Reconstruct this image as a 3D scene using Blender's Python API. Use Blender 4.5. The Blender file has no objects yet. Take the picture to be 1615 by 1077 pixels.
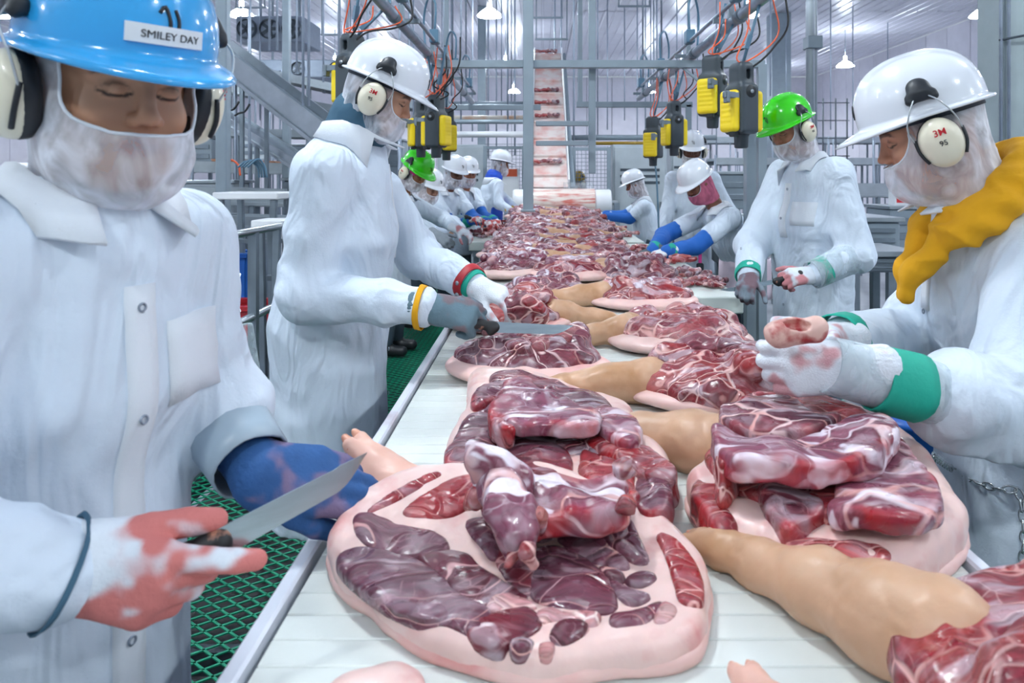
import bpy, bmesh, math, random
import numpy as np
from mathutils import Vector, Matrix
from mathutils.bvhtree import BVHTree

# ---------------------------------------------------------------- camera, world, exposure
S = bpy.context.scene
COL = S.collection
W_PX, H_PX = 1615.0, 1077.0
FPX, CX, CY, EYE = 1120.0, 853.0, 280.0, 1.39      # focal length, vanishing point, eye height
cam_d = bpy.data.cameras.new('camera'); cam = bpy.data.objects.new('camera', cam_d); COL.objects.link(cam)
cam.location = (0, 0, EYE); cam.rotation_euler = (math.pi/2, 0, 0)
cam_d.sensor_width = 36; cam_d.lens = FPX/W_PX*36
cam_d.shift_x = (W_PX/2-CX)/W_PX; cam_d.shift_y = -(H_PX/2-CY)/W_PX
cam_d.clip_start = 0.05; cam_d.clip_end = 200
cam_d.dof.use_dof = True; cam_d.dof.focus_distance = 2.3; cam_d.dof.aperture_fstop = 6.3
S.camera = cam
wd = bpy.data.worlds.new('world'); S.world = wd; wd.use_nodes = True
bg = wd.node_tree.nodes['Background']; bg.inputs[0].default_value = (0.80, 0.92, 1.0, 1); bg.inputs[1].default_value = 0.58
S.view_settings.view_transform = 'Standard'; S.view_settings.look = 'None'
S.view_settings.gamma = 1.0; S.view_settings.use_curve_mapping = False
S.view_settings.exposure = -0.02
LAMP_STRENGTH = 200.0
LAMP_COLOR = (0.88, 0.96, 1.0)

T = 0.80            # belt height
HALL_Z = -0.45      # hall floor below the working platform
CEIL = 6.2
rng = random.Random(7)
# ---------------------------------------------------------------- helpers
def P(px, py, Y):
    "world point seen at a pixel of the photograph, at depth Y"
    return np.array([(px-CX)/FPX*Y, Y, EYE-(py-CY)/FPX*Y])
def PZ(px, py, z):
    "world point seen at a pixel, on the level plane z"
    return P(px, py, FPX*(EYE-z)/(py-CY))
def V(*a): return np.array(a, dtype=float)
def nrm(v): v = np.asarray(v, float); return v/(np.linalg.norm(v)+1e-12)
def srgb(h):
    h = h.lstrip('#'); c = [int(h[i:i+2], 16)/255 for i in (0, 2, 4)]
    return tuple(x/12.92 if x <= .04045 else ((x+.055)/1.055)**2.4 for x in c)
def ss(a, b, x): t = np.clip((x-a)/(b-a), 0, 1); return t*t*(3-2*t)

def vnoise(X, Y, Z, seed=0):
    "value noise 0..1"
    X, Y, Z = np.broadcast_arrays(X, Y, Z)
    xi, yi, zi = np.floor(X).astype(np.int64), np.floor(Y).astype(np.int64), np.floor(Z).astype(np.int64)
    fx, fy, fz = X-xi, Y-yi, Z-zi
    fx, fy, fz = fx*fx*(3-2*fx), fy*fy*(3-2*fy), fz*fz*(3-2*fz)
    def h(a, b, c):
        n = (a*374761393+b*668265263+c*2147483647+seed*974634777) & 0xffffffff
        n = ((n ^ (n >> 13))*1274126177) & 0xffffffff
        return ((n ^ (n >> 16)) & 0xffff)/65535.0
    r = 0
    for dx in (0, 1):
        for dy in (0, 1):
            for dz in (0, 1):
                w = (fx if dx else 1-fx)*(fy if dy else 1-fy)*(fz if dz else 1-fz)
                r = r+w*h(xi+dx, yi+dy, zi+dz)
    return r
def fbm(X, Y, Z, seed=0, o=2):
    r, a, t = 0, 1.0, 0
    for i in range(o):
        r = r+a*vnoise(X*2**i, Y*2**i, Z*2**i, seed+i*17); t += a; a *= .5
    return r/t
def ridge(X, Y, Z, seed=0): return 1-np.abs(2*vnoise(X, Y, Z, seed)-1)

class Field:
    "signed distance field on a grid, meshed with surface nets"
    def __init__(s, lo, hi, res):
        s.lo = np.array(lo, float); s.res = res
        s.n = np.maximum(np.ceil((np.array(hi)-s.lo)/res).astype(int)+1, 4)
        s.ax = [(s.lo[i]+np.arange(s.n[i])*res) for i in range(3)]
        s.d = np.full(s.n, .5, np.float32)
    def grid(s, sl=(slice(None),)*3):
        return (s.ax[0][sl[0]][:, None, None], s.ax[1][sl[1]][None, :, None], s.ax[2][sl[2]][None, None, :])
    def box(s, lo, hi, m):
        r = []
        for i in range(3):
            a = int(np.floor((lo[i]-m-s.lo[i])/s.res)); b = int(np.ceil((hi[i]+m-s.lo[i])/s.res))+1
            r.append(slice(max(0, a), max(0, min(s.n[i], b))))
        return tuple(r)
    def put(s, fn, lo, hi, k=.0, op='u'):
        sl = s.box(lo, hi, k+3*s.res)
        if any(q.stop <= q.start for q in sl): return
        a = s.d[sl]; b = fn(*s.grid(sl))
        if op == 'u':
            if k <= 0: s.d[sl] = np.minimum(a, b); return
            h = np.clip(.5+.5*(a-b)/k, 0, 1); s.d[sl] = a+(b-a)*h-k*h*(1-h)
        else:                       # carve
            b = -b
            if k <= 0: s.d[sl] = np.maximum(a, b); return
            h = np.clip(.5-.5*(a-b)/k, 0, 1); s.d[sl] = a+(b-a)*h+k*h*(1-h)
    def cone(s, a, b, ra, rb, k=.02, u=None, sc=1.0, op='u'):
        "tapered capsule; widened by sc along the unit vector u"
        a = np.asarray(a, float); b = np.asarray(b, float); ba = b-a; L = max(float(ba@ba), 1e-9)
        R = max(ra, rb)*max(sc, 1)
        def fn(X, Y, Z):
            px, py, pz = X-a[0], Y-a[1], Z-a[2]
            t = np.clip((px*ba[0]+py*ba[1]+pz*ba[2])/L, 0, 1)
            qx, qy, qz = px-t*ba[0], py-t*ba[1], pz-t*ba[2]
            if u is not None:
                m = (qx*u[0]+qy*u[1]+qz*u[2])*(1-1/sc)
                qx, qy, qz = qx-m*u[0], qy-m*u[1], qz-m*u[2]
            return np.sqrt(qx*qx+qy*qy+qz*qz)-(ra+(rb-ra)*t)
        s.put(fn, np.minimum(a, b)-R, np.maximum(a, b)+R, k, op)
    def ell(s, c, r, R=None, k=.02, op='u'):
        c = np.asarray(c, float); r = np.asarray(r, float); m = r.min()
        R = np.eye(3) if R is None else np.asarray(R)
        def fn(X, Y, Z):
            px, py, pz = X-c[0], Y-c[1], Z-c[2]
            q = [(R[0, i]*px+R[1, i]*py+R[2, i]*pz)/r[i] for i in range(3)]
            l = np.sqrt(q[0]**2+q[1]**2+q[2]**2)
            g = np.sqrt((q[0]/r[0])**2+(q[1]/r[1])**2+(q[2]/r[2])**2)+1e-9
            return l*(l-1)/g
        M = r.max(); s.put(fn, c-M, c+M, k, op)
    def rbox(s, c, h, rad, R=None, k=.01, op='u'):
        c = np.asarray(c, float); R = np.eye(3) if R is None else np.asarray(R)
        def fn(X, Y, Z):
            px, py, pz = X-c[0], Y-c[1], Z-c[2]
            q = [np.abs(R[0, i]*px+R[1, i]*py+R[2, i]*pz)-h[i]+rad for i in range(3)]
            o = np.sqrt(sum(np.maximum(v, 0)**2 for v in q))
            return o+np.minimum(np.maximum(np.maximum(q[0], q[1]), q[2]), 0)-rad
        M = np.linalg.norm(h); s.put(fn, c-M, c+M, k, op)
    def poly(s, pts, z0, z1, rad=.01, k=.0, dome=0., op='u', tilt=None):
        "extruded plan polygon with rounded rims; dome swells the top; tilt(x,y) lifts it"
        pts = np.asarray(pts, float)[:, :2]; lo = pts.min(0); hi = pts.max(0); n = len(pts)
        sl = s.box((lo[0], lo[1], z0-.02), (hi[0], hi[1], z1+dome+.1), k+3*s.res)
        X, Y, Z = s.grid(sl)
        d = np.full(np.broadcast(X, Y).shape, 1e9); sg = np.ones_like(d)
        for i in range(n):
            ax_, ay = pts[i]; bx, by = pts[i-1]
            ex, ey = bx-ax_, by-ay; wx, wy = X-ax_, Y-ay
            t = np.clip((wx*ex+wy*ey)/(ex*ex+ey*ey+1e-12), 0, 1)
            d = np.minimum(d, (wx-ex*t)**2+(wy-ey*t)**2)
            c1 = Y >= ay; c2 = Y < by; c3 = ex*wy > ey*wx
            f = (c1 & c2 & c3) | (~c1 & ~c2 & ~c3)
            sg = np.where(f, -sg, sg)
        d2 = sg*np.sqrt(d)
        top = z1+dome*(1-np.exp(d2.clip(max=0)/.03))
        sh = tilt(X, Y) if tilt else 0
        hz = (top-z0)/2; cz = (top+z0)/2+sh
        qx, qz = d2+rad, np.abs(Z-cz)-hz+rad
        b = np.sqrt(np.maximum(qx, 0)**2+np.maximum(qz, 0)**2)+np.minimum(np.maximum(qx, qz), 0)-rad
        a = s.d[sl]
        if op == 'u':
            if k > 0:
                h = np.clip(.5+.5*(a-b)/k, 0, 1); s.d[sl] = a+(b-a)*h-k*h*(1-h)
            else: s.d[sl] = np.minimum(a, b)
        else: s.d[sl] = np.maximum(a, -b)
    def disp(s, fn, band=.06):
        "add fn(x,y,z) to the distance near the surface"
        m = np.abs(s.d) < band; i, j, k = np.nonzero(m)
        s.d[i, j, k] += fn(s.ax[0][i], s.ax[1][j], s.ax[2][k]).astype(np.float32)
    def mesh(s, smooth=1):
        d = s.d
        d[0] = d[-1] = .05; d[:, 0] = d[:, -1] = .05; d[:, :, 0] = d[:, :, -1] = .05
        ins = d < 0
        c = [ins[dx:ins.shape[0]-1+dx, dy:ins.shape[1]-1+dy, dz:ins.shape[2]-1+dz] for dx in (0, 1) for dy in (0, 1) for dz in (0, 1)]
        n = sum(x.astype(np.int8) for x in c)
        act = (n > 0) & (n < 8); I = np.argwhere(act)
        idx = np.full(act.shape, -1, np.int64); idx[act] = np.arange(len(I))
        offs = [np.array(o) for o in [(0, 0, 0), (0, 0, 1), (0, 1, 0), (0, 1, 1), (1, 0, 0), (1, 0, 1), (1, 1, 0), (1, 1, 1)]]
        vals = [d[I[:, 0]+o[0], I[:, 1]+o[1], I[:, 2]+o[2]].astype(float) for o in offs]
        acc = np.zeros((len(I), 3)); cnt = np.zeros(len(I))
        for p in range(8):
            for q in range(p+1, 8):
                if np.abs(offs[p]-offs[q]).sum() != 1: continue
                m = (vals[p] < 0) != (vals[q] < 0)
                t = np.where(m, vals[p]/(vals[p]-vals[q]+1e-20), 0)
                acc += np.where(m[:, None], offs[p]+t[:, None]*(offs[q]-offs[p]), 0); cnt += m
        Vv = (I+acc/cnt[:, None])*s.res+s.lo
        F = []
        for a in range(3):
            b, c_ = (a+1) % 3, (a+2) % 3
            s0 = [slice(None)]*3; s1 = [slice(None)]*3; s0[a] = slice(0, -1); s1[a] = slice(1, None)
            A = ins[tuple(s0)]; B = ins[tuple(s1)]
            e = np.argwhere(A != B); e = e[(e[:, b] > 0) & (e[:, c_] > 0)]
            if not len(e): continue
            inside = A[e[:, 0], e[:, 1], e[:, 2]]
            def at(db, dc):
                g = e.copy(); g[:, b] -= db; g[:, c_] -= dc; return idx[g[:, 0], g[:, 1], g[:, 2]]
            q = np.stack([at(1, 1), at(0, 1), at(0, 0), at(1, 0)], 1)
            q[~inside] = q[~inside][:, ::-1]; F.append(q)
        F = np.concatenate(F); F = F[(F >= 0).all(1)]
        for _ in range(smooth):
            ac = np.zeros_like(Vv); ct = np.zeros(len(Vv))
            for i in range(4):
                np.add.at(ac, F[:, i], Vv[F[:, (i+1) % 4]]); np.add.at(ac, F[:, i], Vv[F[:, (i+3) % 4]]); np.add.at(ct, F[:, i], 2)
            Vv = Vv*.5+.5*ac/np.maximum(ct, 1)[:, None]
        return Vv, F

def new_mesh(name, Vv, F, mats=(), smooth=True, col=None, mi=None):
    "mesh data from arrays; F: array of quads/tris or list of faces"
    me = bpy.data.meshes.new(name); Vv = np.asarray(Vv, np.float32)
    me.vertices.add(len(Vv)); me.vertices.foreach_set('co', Vv.ravel())
    if isinstance(F, np.ndarray): lens = np.full(len(F), F.shape[1]); flat = F.ravel()
    else: lens = np.array([len(f) for f in F]); flat = np.array([i for f in F for i in f])
    me.loops.add(len(flat)); me.loops.foreach_set('vertex_index', flat.astype(np.int32))
    me.polygons.add(len(lens)); st = np.concatenate([[0], np.cumsum(lens)[:-1]])
    me.polygons.foreach_set('loop_start', st.astype(np.int32))
    sm = np.full(len(lens), smooth) if isinstance(smooth, bool) else np.asarray(smooth)
    me.polygons.foreach_set('use_smooth', sm)
    if mi is not None: me.polygons.foreach_set('material_index', np.asarray(mi, np.int32))
    me.update(calc_edges=True); me.validate()
    for m in (mats if isinstance(mats, (list, tuple)) else [mats]): me.materials.append(m)
    if col is not None:
        at = me.color_attributes.new('Col', 'FLOAT_COLOR', 'POINT')
        c = np.ones((len(Vv), 4), np.float32); c[:, :3] = col; at.data.foreach_set('color', c.ravel())
    return me

def world_of(o):
    return o.matrix_basis if o.parent is None else world_of(o.parent) @ o.matrix_basis
def link(name, me, parent=None, M=None):
    "links a mesh; its data (or M) is in world coordinates whatever the parent"
    o = bpy.data.objects.new(name, me); COL.objects.link(o)
    if parent is not None:
        o.parent = parent; o.matrix_basis = world_of(parent).inverted() @ (M or Matrix.Identity(4))
    elif M is not None: o.matrix_basis = M
    return o
def tag(o, label=None, cat=None, group=None, kind=None):
    if label: o['label'] = label
    if cat: o['category'] = cat
    if group: o['group'] = group
    if kind: o['kind'] = kind
    return o
def thing(name, label, cat, loc=(0, 0, 0), rz=0, group=None):
    o = bpy.data.objects.new(name, None); COL.objects.link(o); o.empty_display_size = .05
    o.location = loc; o.rotation_euler = (0, 0, rz)
    return tag(o, label, cat, group)
def struct(name, me, parent=None):
    o = link(name, me, parent)
    if parent is None: o['kind'] = 'structure'
    return o
def dup(root, loc, rz=0, label=None, group=None, scale=None):
    r = root.copy(); COL.objects.link(r); r.location = loc; r.rotation_euler = (0, 0, rz)
    if scale: r.scale = (scale,)*3
    if label: r['label'] = label
    if group: r['group'] = group
    for ch in list(root.children):
        c = ch.copy(); COL.objects.link(c); c.parent = r
        for g in list(ch.children):
            d = g.copy(); COL.objects.link(d); d.parent = c
    return r

class MB:
    "collects boxes, tubes and lathes into one mesh"
    def __init__(s): s.v = []; s.f = []; s.sm = []
    def raw(s, vs, fs, sm=True):
        b = len(s.v); s.v += [tuple(map(float, x)) for x in vs]
        for i, f in enumerate(fs): s.f.append([j+b for j in f]); s.sm.append(sm if isinstance(sm, bool) else sm[i])
        return s
    def box(s, c, h, R=None, bev=0.):
        "centre, half sizes, optional bevel"
        if bev <= 0:
            vs = [V(x*h[0], y*h[1], z*h[2]) for x in (-1, 1) for y in (-1, 1) for z in (-1, 1)]
            fs = [(0, 1, 3, 2), (4, 6, 7, 5), (0, 4, 5, 1), (2, 3, 7, 6), (0, 2, 6, 4), (1, 5, 7, 3)]
        else:
            vs = []; k = {}
            for x in (-1, 1):
                for y in (-1, 1):
                    for z in (-1, 1):
                        for a in range(3):
                            q = [x*(h[0]-bev), y*(h[1]-bev), z*(h[2]-bev)]; sgn = (x, y, z); q[a] = sgn[a]*h[a]
                            k[x, y, z, a] = len(vs); vs.append(V(*q))
            fs = []
            for a in range(3):
                b, c2 = (a+1) % 3, (a+2) % 3
                for sg in (-1, 1):
                    loop = []
                    for (p, q) in ((-1, -1), (1, -1), (1, 1), (-1, 1)):
                        t = [0, 0, 0]; t[a] = sg; t[b] = p; t[c2] = q; loop.append(k[(*t, a)])
                    fs.append(loop if sg > 0 else loop[::-1])
            for a in range(3):
                b, c2 = (a+1) % 3, (a+2) % 3
                for p in (-1, 1):
                    for q in (-1, 1):
                        t0 = [0, 0, 0]; t0[b] = p; t0[c2] = q; t1 = list(t0); t0[a] = -1; t1[a] = 1
                        f = [k[(*t0, b)], k[(*t1, b)], k[(*t1, c2)], k[(*t0, c2)]]
                        fs.append(f if p*q < 0 else f[::-1])
            for x in (-1, 1):
                for y in (-1, 1):
                    for z in (-1, 1):
                        f = [k[x, y, z, 0], k[x, y, z, 1], k[x, y, z, 2]]; fs.append(f if x*y*z > 0 else f[::-1])
        if R is not None: vs = [np.asarray(R) @ v for v in vs]
        return s.raw([v+np.asarray(c, float) for v in vs], fs, False)
    def bar(s, a, b, w, h=None, up=(0, 0, 1), bev=0.):
        "square bar from a to b"
        a = np.asarray(a, float); b = np.asarray(b, float); d = b-a; L = np.linalg.norm(d); d = d/L
        u = np.asarray(up, float)
        if abs(d @ u) > .99: u = V(0, 1, 0)
        x = nrm(np.cross(u, d)); z = np.cross(d, x)
        return s.box((a+b)/2, (w/2, L/2, (h or w)/2), np.stack([x, d, z], 1), bev)
    def tube(s, pts, r, n=8, cap=True, closed=False):
        pts = [np.asarray(p, float) for p in pts]; m = len(pts)
        rs = r if isinstance(r, (list, tuple, np.ndarray)) else [r]*m
        vs = []; prev = None
        for i, p in enumerate(pts):
            if closed: t = nrm(pts[(i+1) % m]-pts[i-1])
            else: t = nrm(pts[min(i+1, m-1)]-pts[max(i-1, 0)])
            if prev is None:
                u = np.cross(t, V(0, 0, 1))
                if np.linalg.norm(u) < .05: u = np.cross(t, V(1, 0, 0))
            else: u = prev-t*(prev @ t)
            u = nrm(u); prev = u; w = np.cross(t, u)
            vs += [p+rs[i]*(math.cos(2*math.pi*j/n)*u+math.sin(2*math.pi*j/n)*w) for j in range(n)]
        fs = []; sm = []
        for i in range(m if closed else m-1):
            for j in range(n):
                i2 = (i+1) % m
                fs.append((i*n+j, i*n+(j+1) % n, i2*n+(j+1) % n, i2*n+j)); sm.append(True)
        if cap and not closed:
            fs.append(tuple(range(n))[::-1]); fs.append(tuple((m-1)*n+j for j in range(n))); sm += [False, False]
        return s.raw(vs, fs, sm)
    def lathe(s, prof, c=(0, 0, 0), R=None, n=24):
        "profile of (radius, z), about local z"
        vs = []; c = np.asarray(c, float); R = np.eye(3) if R is None else np.asarray(R)
        for r, z in prof:
            vs += [c+R @ V(r*math.cos(2*math.pi*j/n), r*math.sin(2*math.pi*j/n), z) for j in range(n)]
        fs = [(i*n+j, i*n+(j+1) % n, (i+1)*n+(j+1) % n, (i+1)*n+j) for i in range(len(prof)-1) for j in range(n)]
        return s.raw(vs, fs, True)
    def me(s, name, mat): return new_mesh(name, np.array(s.v), s.f, mat, s.sm)
    def build(s, name, mat, parent=None, M=None): return link(name, s.me(name, mat), parent, M)
def curve_pts(ctrl, n=24, closed=False):
    "Catmull-Rom through control points"
    c = [np.asarray(p, float) for p in ctrl]; m = len(c); out = []
    segs = m if closed else m-1
    for i in range(segs):
        p0 = c[i-1] if (closed or i > 0) else c[0]*2-c[1]
        p1, p2 = c[i], c[(i+1) % m]; p3 = c[(i+2) % m] if (closed or i+2 < m) else c[-1]*2-c[-2]
        k = max(2, n//segs)
        for t in np.arange(k)/k:
            out.append(.5*((2*p1)+(-p0+p2)*t+(2*p0-5*p1+4*p2-p3)*t*t+(-p0+3*p1-3*p2+p3)*t**3))
    if not closed: out.append(c[-1])
    return out
def rotm(yaw=0, pitch=0, roll=0):
    "degrees; +x forward; positive pitch looks down"
    y, p, r = map(math.radians, (yaw, pitch, roll))
    return np.array((Matrix.Rotation(y, 3, 'Z') @ Matrix.Rotation(p, 3, 'Y') @ Matrix.Rotation(r, 3, 'X')))
def m4(R, t):
    M = Matrix.Identity(4)
    for i in range(3):
        for j in range(3): M[i][j] = float(R[i][j])
        M[i][3] = float(t[i])
    return M

# ---------------------------------------------------------------- materials
MATS = {}
def mat(name, color, rough=.5, metal=0., noise=0., nscale=8., bump=0., bscale=60., col=False, emit=0., spec=.5, coat=0., sss=0., stretch=None, dirt=None, folds=0.):
    m = bpy.data.materials.new(name); m.use_nodes = True; N = m.node_tree.nodes; L = m.node_tree.links
    b = N['Principled BSDF']
    c = (*color, 1) if not isinstance(color, str) else (*srgb(color), 1)
    b.inputs['Base Color'].default_value = c; b.inputs['Roughness'].default_value = rough; b.inputs['Metallic'].default_value = metal
    b.inputs['Specular IOR Level'].default_value = spec; b.inputs['Coat Weight'].default_value = coat; b.inputs['Coat Roughness'].default_value = .08
    if sss: b.inputs['Subsurface Weight'].default_value = sss; b.inputs['Subsurface Radius'].default_value = (.012, .005, .003)
    src = None
    tc = N.new('ShaderNodeTexCoord'); co = tc.outputs['Object']
    if stretch:
        mp = N.new('ShaderNodeMapping'); mp.inputs['Scale'].default_value = stretch; L.new(co, mp.inputs[0]); co = mp.outputs[0]
    if col:
        a = N.new('ShaderNodeVertexColor'); a.layer_name = 'Col'; src = a.outputs[0]
    if noise:
        n = N.new('ShaderNodeTexNoise'); n.inputs['Scale'].default_value = nscale; n.inputs['Detail'].default_value = 4; L.new(co, n.inputs[0])
        mr = N.new('ShaderNodeMapRange'); mr.inputs[1].default_value = .3; mr.inputs[2].default_value = .7
        mr.inputs[3].default_value = 1-noise; mr.inputs[4].default_value = 1+noise*.4; L.new(n.outputs[0], mr.inputs[0])
        mx = N.new('ShaderNodeMix'); mx.data_type = 'RGBA'; mx.blend_type = 'MULTIPLY'; mx.inputs[0].default_value = 1
        if src: L.new(src, mx.inputs[6])
        else: mx.inputs[6].default_value = c
        L.new(mr.outputs[0], mx.inputs[7]); src = mx.outputs[2]
    if dirt:            # second colour in noise patches: (color, scale, lo, hi)
        n = N.new('ShaderNodeTexNoise'); n.inputs['Scale'].default_value = dirt[1]; n.inputs['Detail'].default_value = 5; L.new(co, n.inputs[0])
        mr = N.new('ShaderNodeMapRange'); mr.inputs[1].default_value = dirt[2]; mr.inputs[2].default_value = dirt[3]; L.new(n.outputs[0], mr.inputs[0])
        mx = N.new('ShaderNodeMix'); mx.data_type = 'RGBA'; L.new(mr.outputs[0], mx.inputs[0])
        if src: L.new(src, mx.inputs[6])
        else: mx.inputs[6].default_value = c
        mx.inputs[7].default_value = (*srgb(dirt[0]), 1); src = mx.outputs[2]
    if src: L.new(src, b.inputs['Base Color'])
    if bump:
        n = N.new('ShaderNodeTexNoise'); n.inputs['Scale'].default_value = bscale; n.inputs['Detail'].default_value = 3; L.new(co, n.inputs[0])
        bp = N.new('ShaderNodeBump'); bp.inputs['Strength'].default_value = bump; bp.inputs['Distance'].default_value = .004
        L.new(n.outputs[0], bp.inputs['Height']); L.new(bp.outputs[0], b.inputs['Normal'])
    if folds:           # soft cloth creases
        mp = N.new('ShaderNodeMapping'); mp.inputs['Scale'].default_value = (7, 7, 3.2); L.new(tc.outputs['Object'], mp.inputs[0])
        n = N.new('ShaderNodeTexNoise'); n.inputs['Scale'].default_value = 1; n.inputs['Detail'].default_value = 2; n.inputs['Distortion'].default_value = 1.6; L.new(mp.outputs[0], n.inputs[0])
        b2 = N.new('ShaderNodeBump'); b2.inputs['Strength'].default_value = folds; b2.inputs['Distance'].default_value = .06; L.new(n.outputs[0], b2.inputs['Height'])
        if bump: L.new(b2.outputs[0], bp.inputs['Normal'])
        else: L.new(b2.outputs[0], b.inputs['Normal'])
    if emit: b.inputs['Emission Color'].default_value = c; b.inputs['Emission Strength'].default_value = emit
    MATS[name] = m
    return m
def meat_mat(name, tones, fat, scale=11., fatw=.05, film=.35, red=.3, seed=0., streak=0.):
    "muscle bundles divided by pale fat seams, with silverskin films and wet red patches"
    m = bpy.data.materials.new(name); m.use_nodes = True; N = m.node_tree.nodes; L = m.node_tree.links
    b = N['Principled BSDF']; b.inputs['Roughness'].default_value = .3; b.inputs['Specular IOR Level'].default_value = .55
    b.inputs['Subsurface Weight'].default_value = .08; b.inputs['Subsurface Radius'].default_value = (.012, .004, .003)
    tc = N.new('ShaderNodeTexCoord'); oi = N.new('ShaderNodeObjectInfo')
    off = N.new('ShaderNodeVectorMath'); off.operation = 'SCALE'; off.inputs[0].default_value = (3.1, 5.7, 1.3); L.new(oi.outputs['Random'], off.inputs['Scale'])
    add = N.new('ShaderNodeVectorMath'); add.operation = 'ADD'; L.new(tc.outputs['Object'], add.inputs[0]); L.new(off.outputs[0], add.inputs[1])
    n1 = N.new('ShaderNodeTexNoise'); n1.inputs['Scale'].default_value = 6; n1.inputs['Detail'].default_value = 2; L.new(add.outputs[0], n1.inputs[0])
    w = N.new('ShaderNodeVectorMath'); w.operation = 'MULTIPLY_ADD'; w.inputs[1].default_value = (.20, .20, .20); L.new(n1.outputs['Color'], w.inputs[0]); L.new(add.outputs[0], w.inputs[2])
    mp = N.new('ShaderNodeMapping'); mp.inputs['Scale'].default_value = (.75, 1.7, 1.3); mp.inputs['Rotation'].default_value = (.2, .1, .5+seed); L.new(w.outputs[0], mp.inputs[0])
    def vor(feat, sc):
        v = N.new('ShaderNodeTexVoronoi'); v.feature = feat; v.inputs['Scale'].default_value = sc; L.new(mp.outputs[0], v.inputs[0]); return v
    def rng_(src, a, b_, c=0., d=1.):
        r = N.new('ShaderNodeMapRange'); r.interpolation_type = 'SMOOTHSTEP'
        for i, x in enumerate((a, b_, c, d)): r.inputs[i+1].default_value = x
        L.new(src, r.inputs[0]); return r.outputs[0]
    def mix(f, a, b_, typ='MIX'):
        x = N.new('ShaderNodeMix'); x.data_type = 'RGBA'; x.blend_type = typ
        for i, s in ((0, f), (6, a), (7, b_)):
            if isinstance(s, (int, float)): x.inputs[i].default_value = s
            elif isinstance(s, tuple): x.inputs[i].default_value = (*s, 1) if len(s) == 3 else s
            else: L.new(s, x.inputs[i])
        return x.outputs[2]
    def math_(op, a, b_=0.):
        x = N.new('ShaderNodeMath'); x.operation = op
        for i, s in enumerate((a, b_)):
            if isinstance(s, (int, float)): x.inputs[i].default_value = s
            else: L.new(s, x.inputs[i])
        return x.outputs[0]
    def noise(sc, det=3, vec=None):
        n = N.new('ShaderNodeTexNoise'); n.inputs['Scale'].default_value = sc; n.inputs['Detail'].default_value = det; L.new(vec or add.outputs[0], n.inputs[0]); return n.outputs[0]
    v1 = vor('DISTANCE_TO_EDGE', scale); vc = vor('F1', scale); v2 = vor('DISTANCE_TO_EDGE', scale*3.1)
    sep = N.new('ShaderNodeSeparateColor'); L.new(vc.outputs['Color'], sep.inputs[0])
    cr = N.new('ShaderNodeValToRGB'); L.new(sep.outputs[0], cr.inputs[0]); E_ = cr.color_ramp.elements
    E_[0].color = (*srgb(tones[0]), 1); E_[1].color = (*srgb(tones[-1]), 1)
    for i, t in enumerate(tones[1:-1]): e = E_.new((i+1)/(len(tones)-1)); e.color = (*srgb(t), 1)
    fib = N.new('ShaderNodeMapping'); fib.inputs['Scale'].default_value = (30, 160, 60); L.new(w.outputs[0], fib.inputs[0])
    fn = noise(1.0, 3, fib.outputs[0])
    base = mix(1.0, cr.outputs[0], rng_(fn, .3, .7, .72, 1.18), 'MULTIPLY')
    # fine marbling, fat seams, silverskin, blood
    base = mix(math_('MULTIPLY', rng_(v2.outputs['Distance'], .0, .05, 1, 0), rng_(noise(14), .50, .66, 0, .4)), base, srgb(fat))
    film_n = rng_(noise(16, 3, mp.outputs[0]), .52, .70, 0, film)
    base = mix(film_n, base, srgb('#c9b4bd'))
    wid = math_('MULTIPLY', v1.outputs['Distance'], rng_(noise(7), .3, .7, 2.2, .55))
    base = mix(math_('MULTIPLY', rng_(wid, fatw*.35, fatw*1.3, .92, 0), rng_(noise(4.5), .40, .56, .12, 1)), base, mix(rng_(noise(11), .4, .6), srgb(fat), srgb('#d9a29c')))
    if streak:          # broad pale silverskin bands along the muscle
        sm = N.new('ShaderNodeMapping'); sm.inputs['Scale'].default_value = (6, 25, 17); sm.inputs['Rotation'].default_value = (0, 0, .25+seed*.2); L.new(w.outputs[0], sm.inputs[0])
        base = mix(math_('MULTIPLY', rng_(noise(1.0, 2, sm.outputs[0]), .53, .60, 0, streak), rng_(noise(6), .36, .52, .25, 1)), base, srgb('#e6dde8'))
    base = mix(rng_(noise(5.5, 4), .56, .66, 0, red), base, srgb('#9c1218'))
    rim = N.new('ShaderNodeVertexColor'); rim.layer_name = 'Col'      # wet red cut edges of the traced pieces
    rs = N.new('ShaderNodeSeparateColor'); L.new(rim.outputs[0], rs.inputs[0])
    base = mix(math_('MULTIPLY', rs.outputs[0], rng_(noise(12), .42, .58, .1, .85)), base, srgb('#a81b22'))
    L.new(base, b.inputs['Base Color'])
    h = math_('ADD', math_('MULTIPLY', rng_(v1.outputs['Distance'], 0, .12), .8), math_('ADD', math_('MULTIPLY', fn, .25), math_('MULTIPLY', noise(40, 4), .5)))
    bp = N.new('ShaderNodeBump'); bp.inputs['Strength'].default_value = .55; bp.inputs['Distance'].default_value = .006
    L.new(h, bp.inputs['Height']); L.new(bp.outputs[0], b.inputs['Normal'])
    L.new(rng_(noise(20), .35, .65, .2, .45), b.inputs['Roughness'])
    return m
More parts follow.
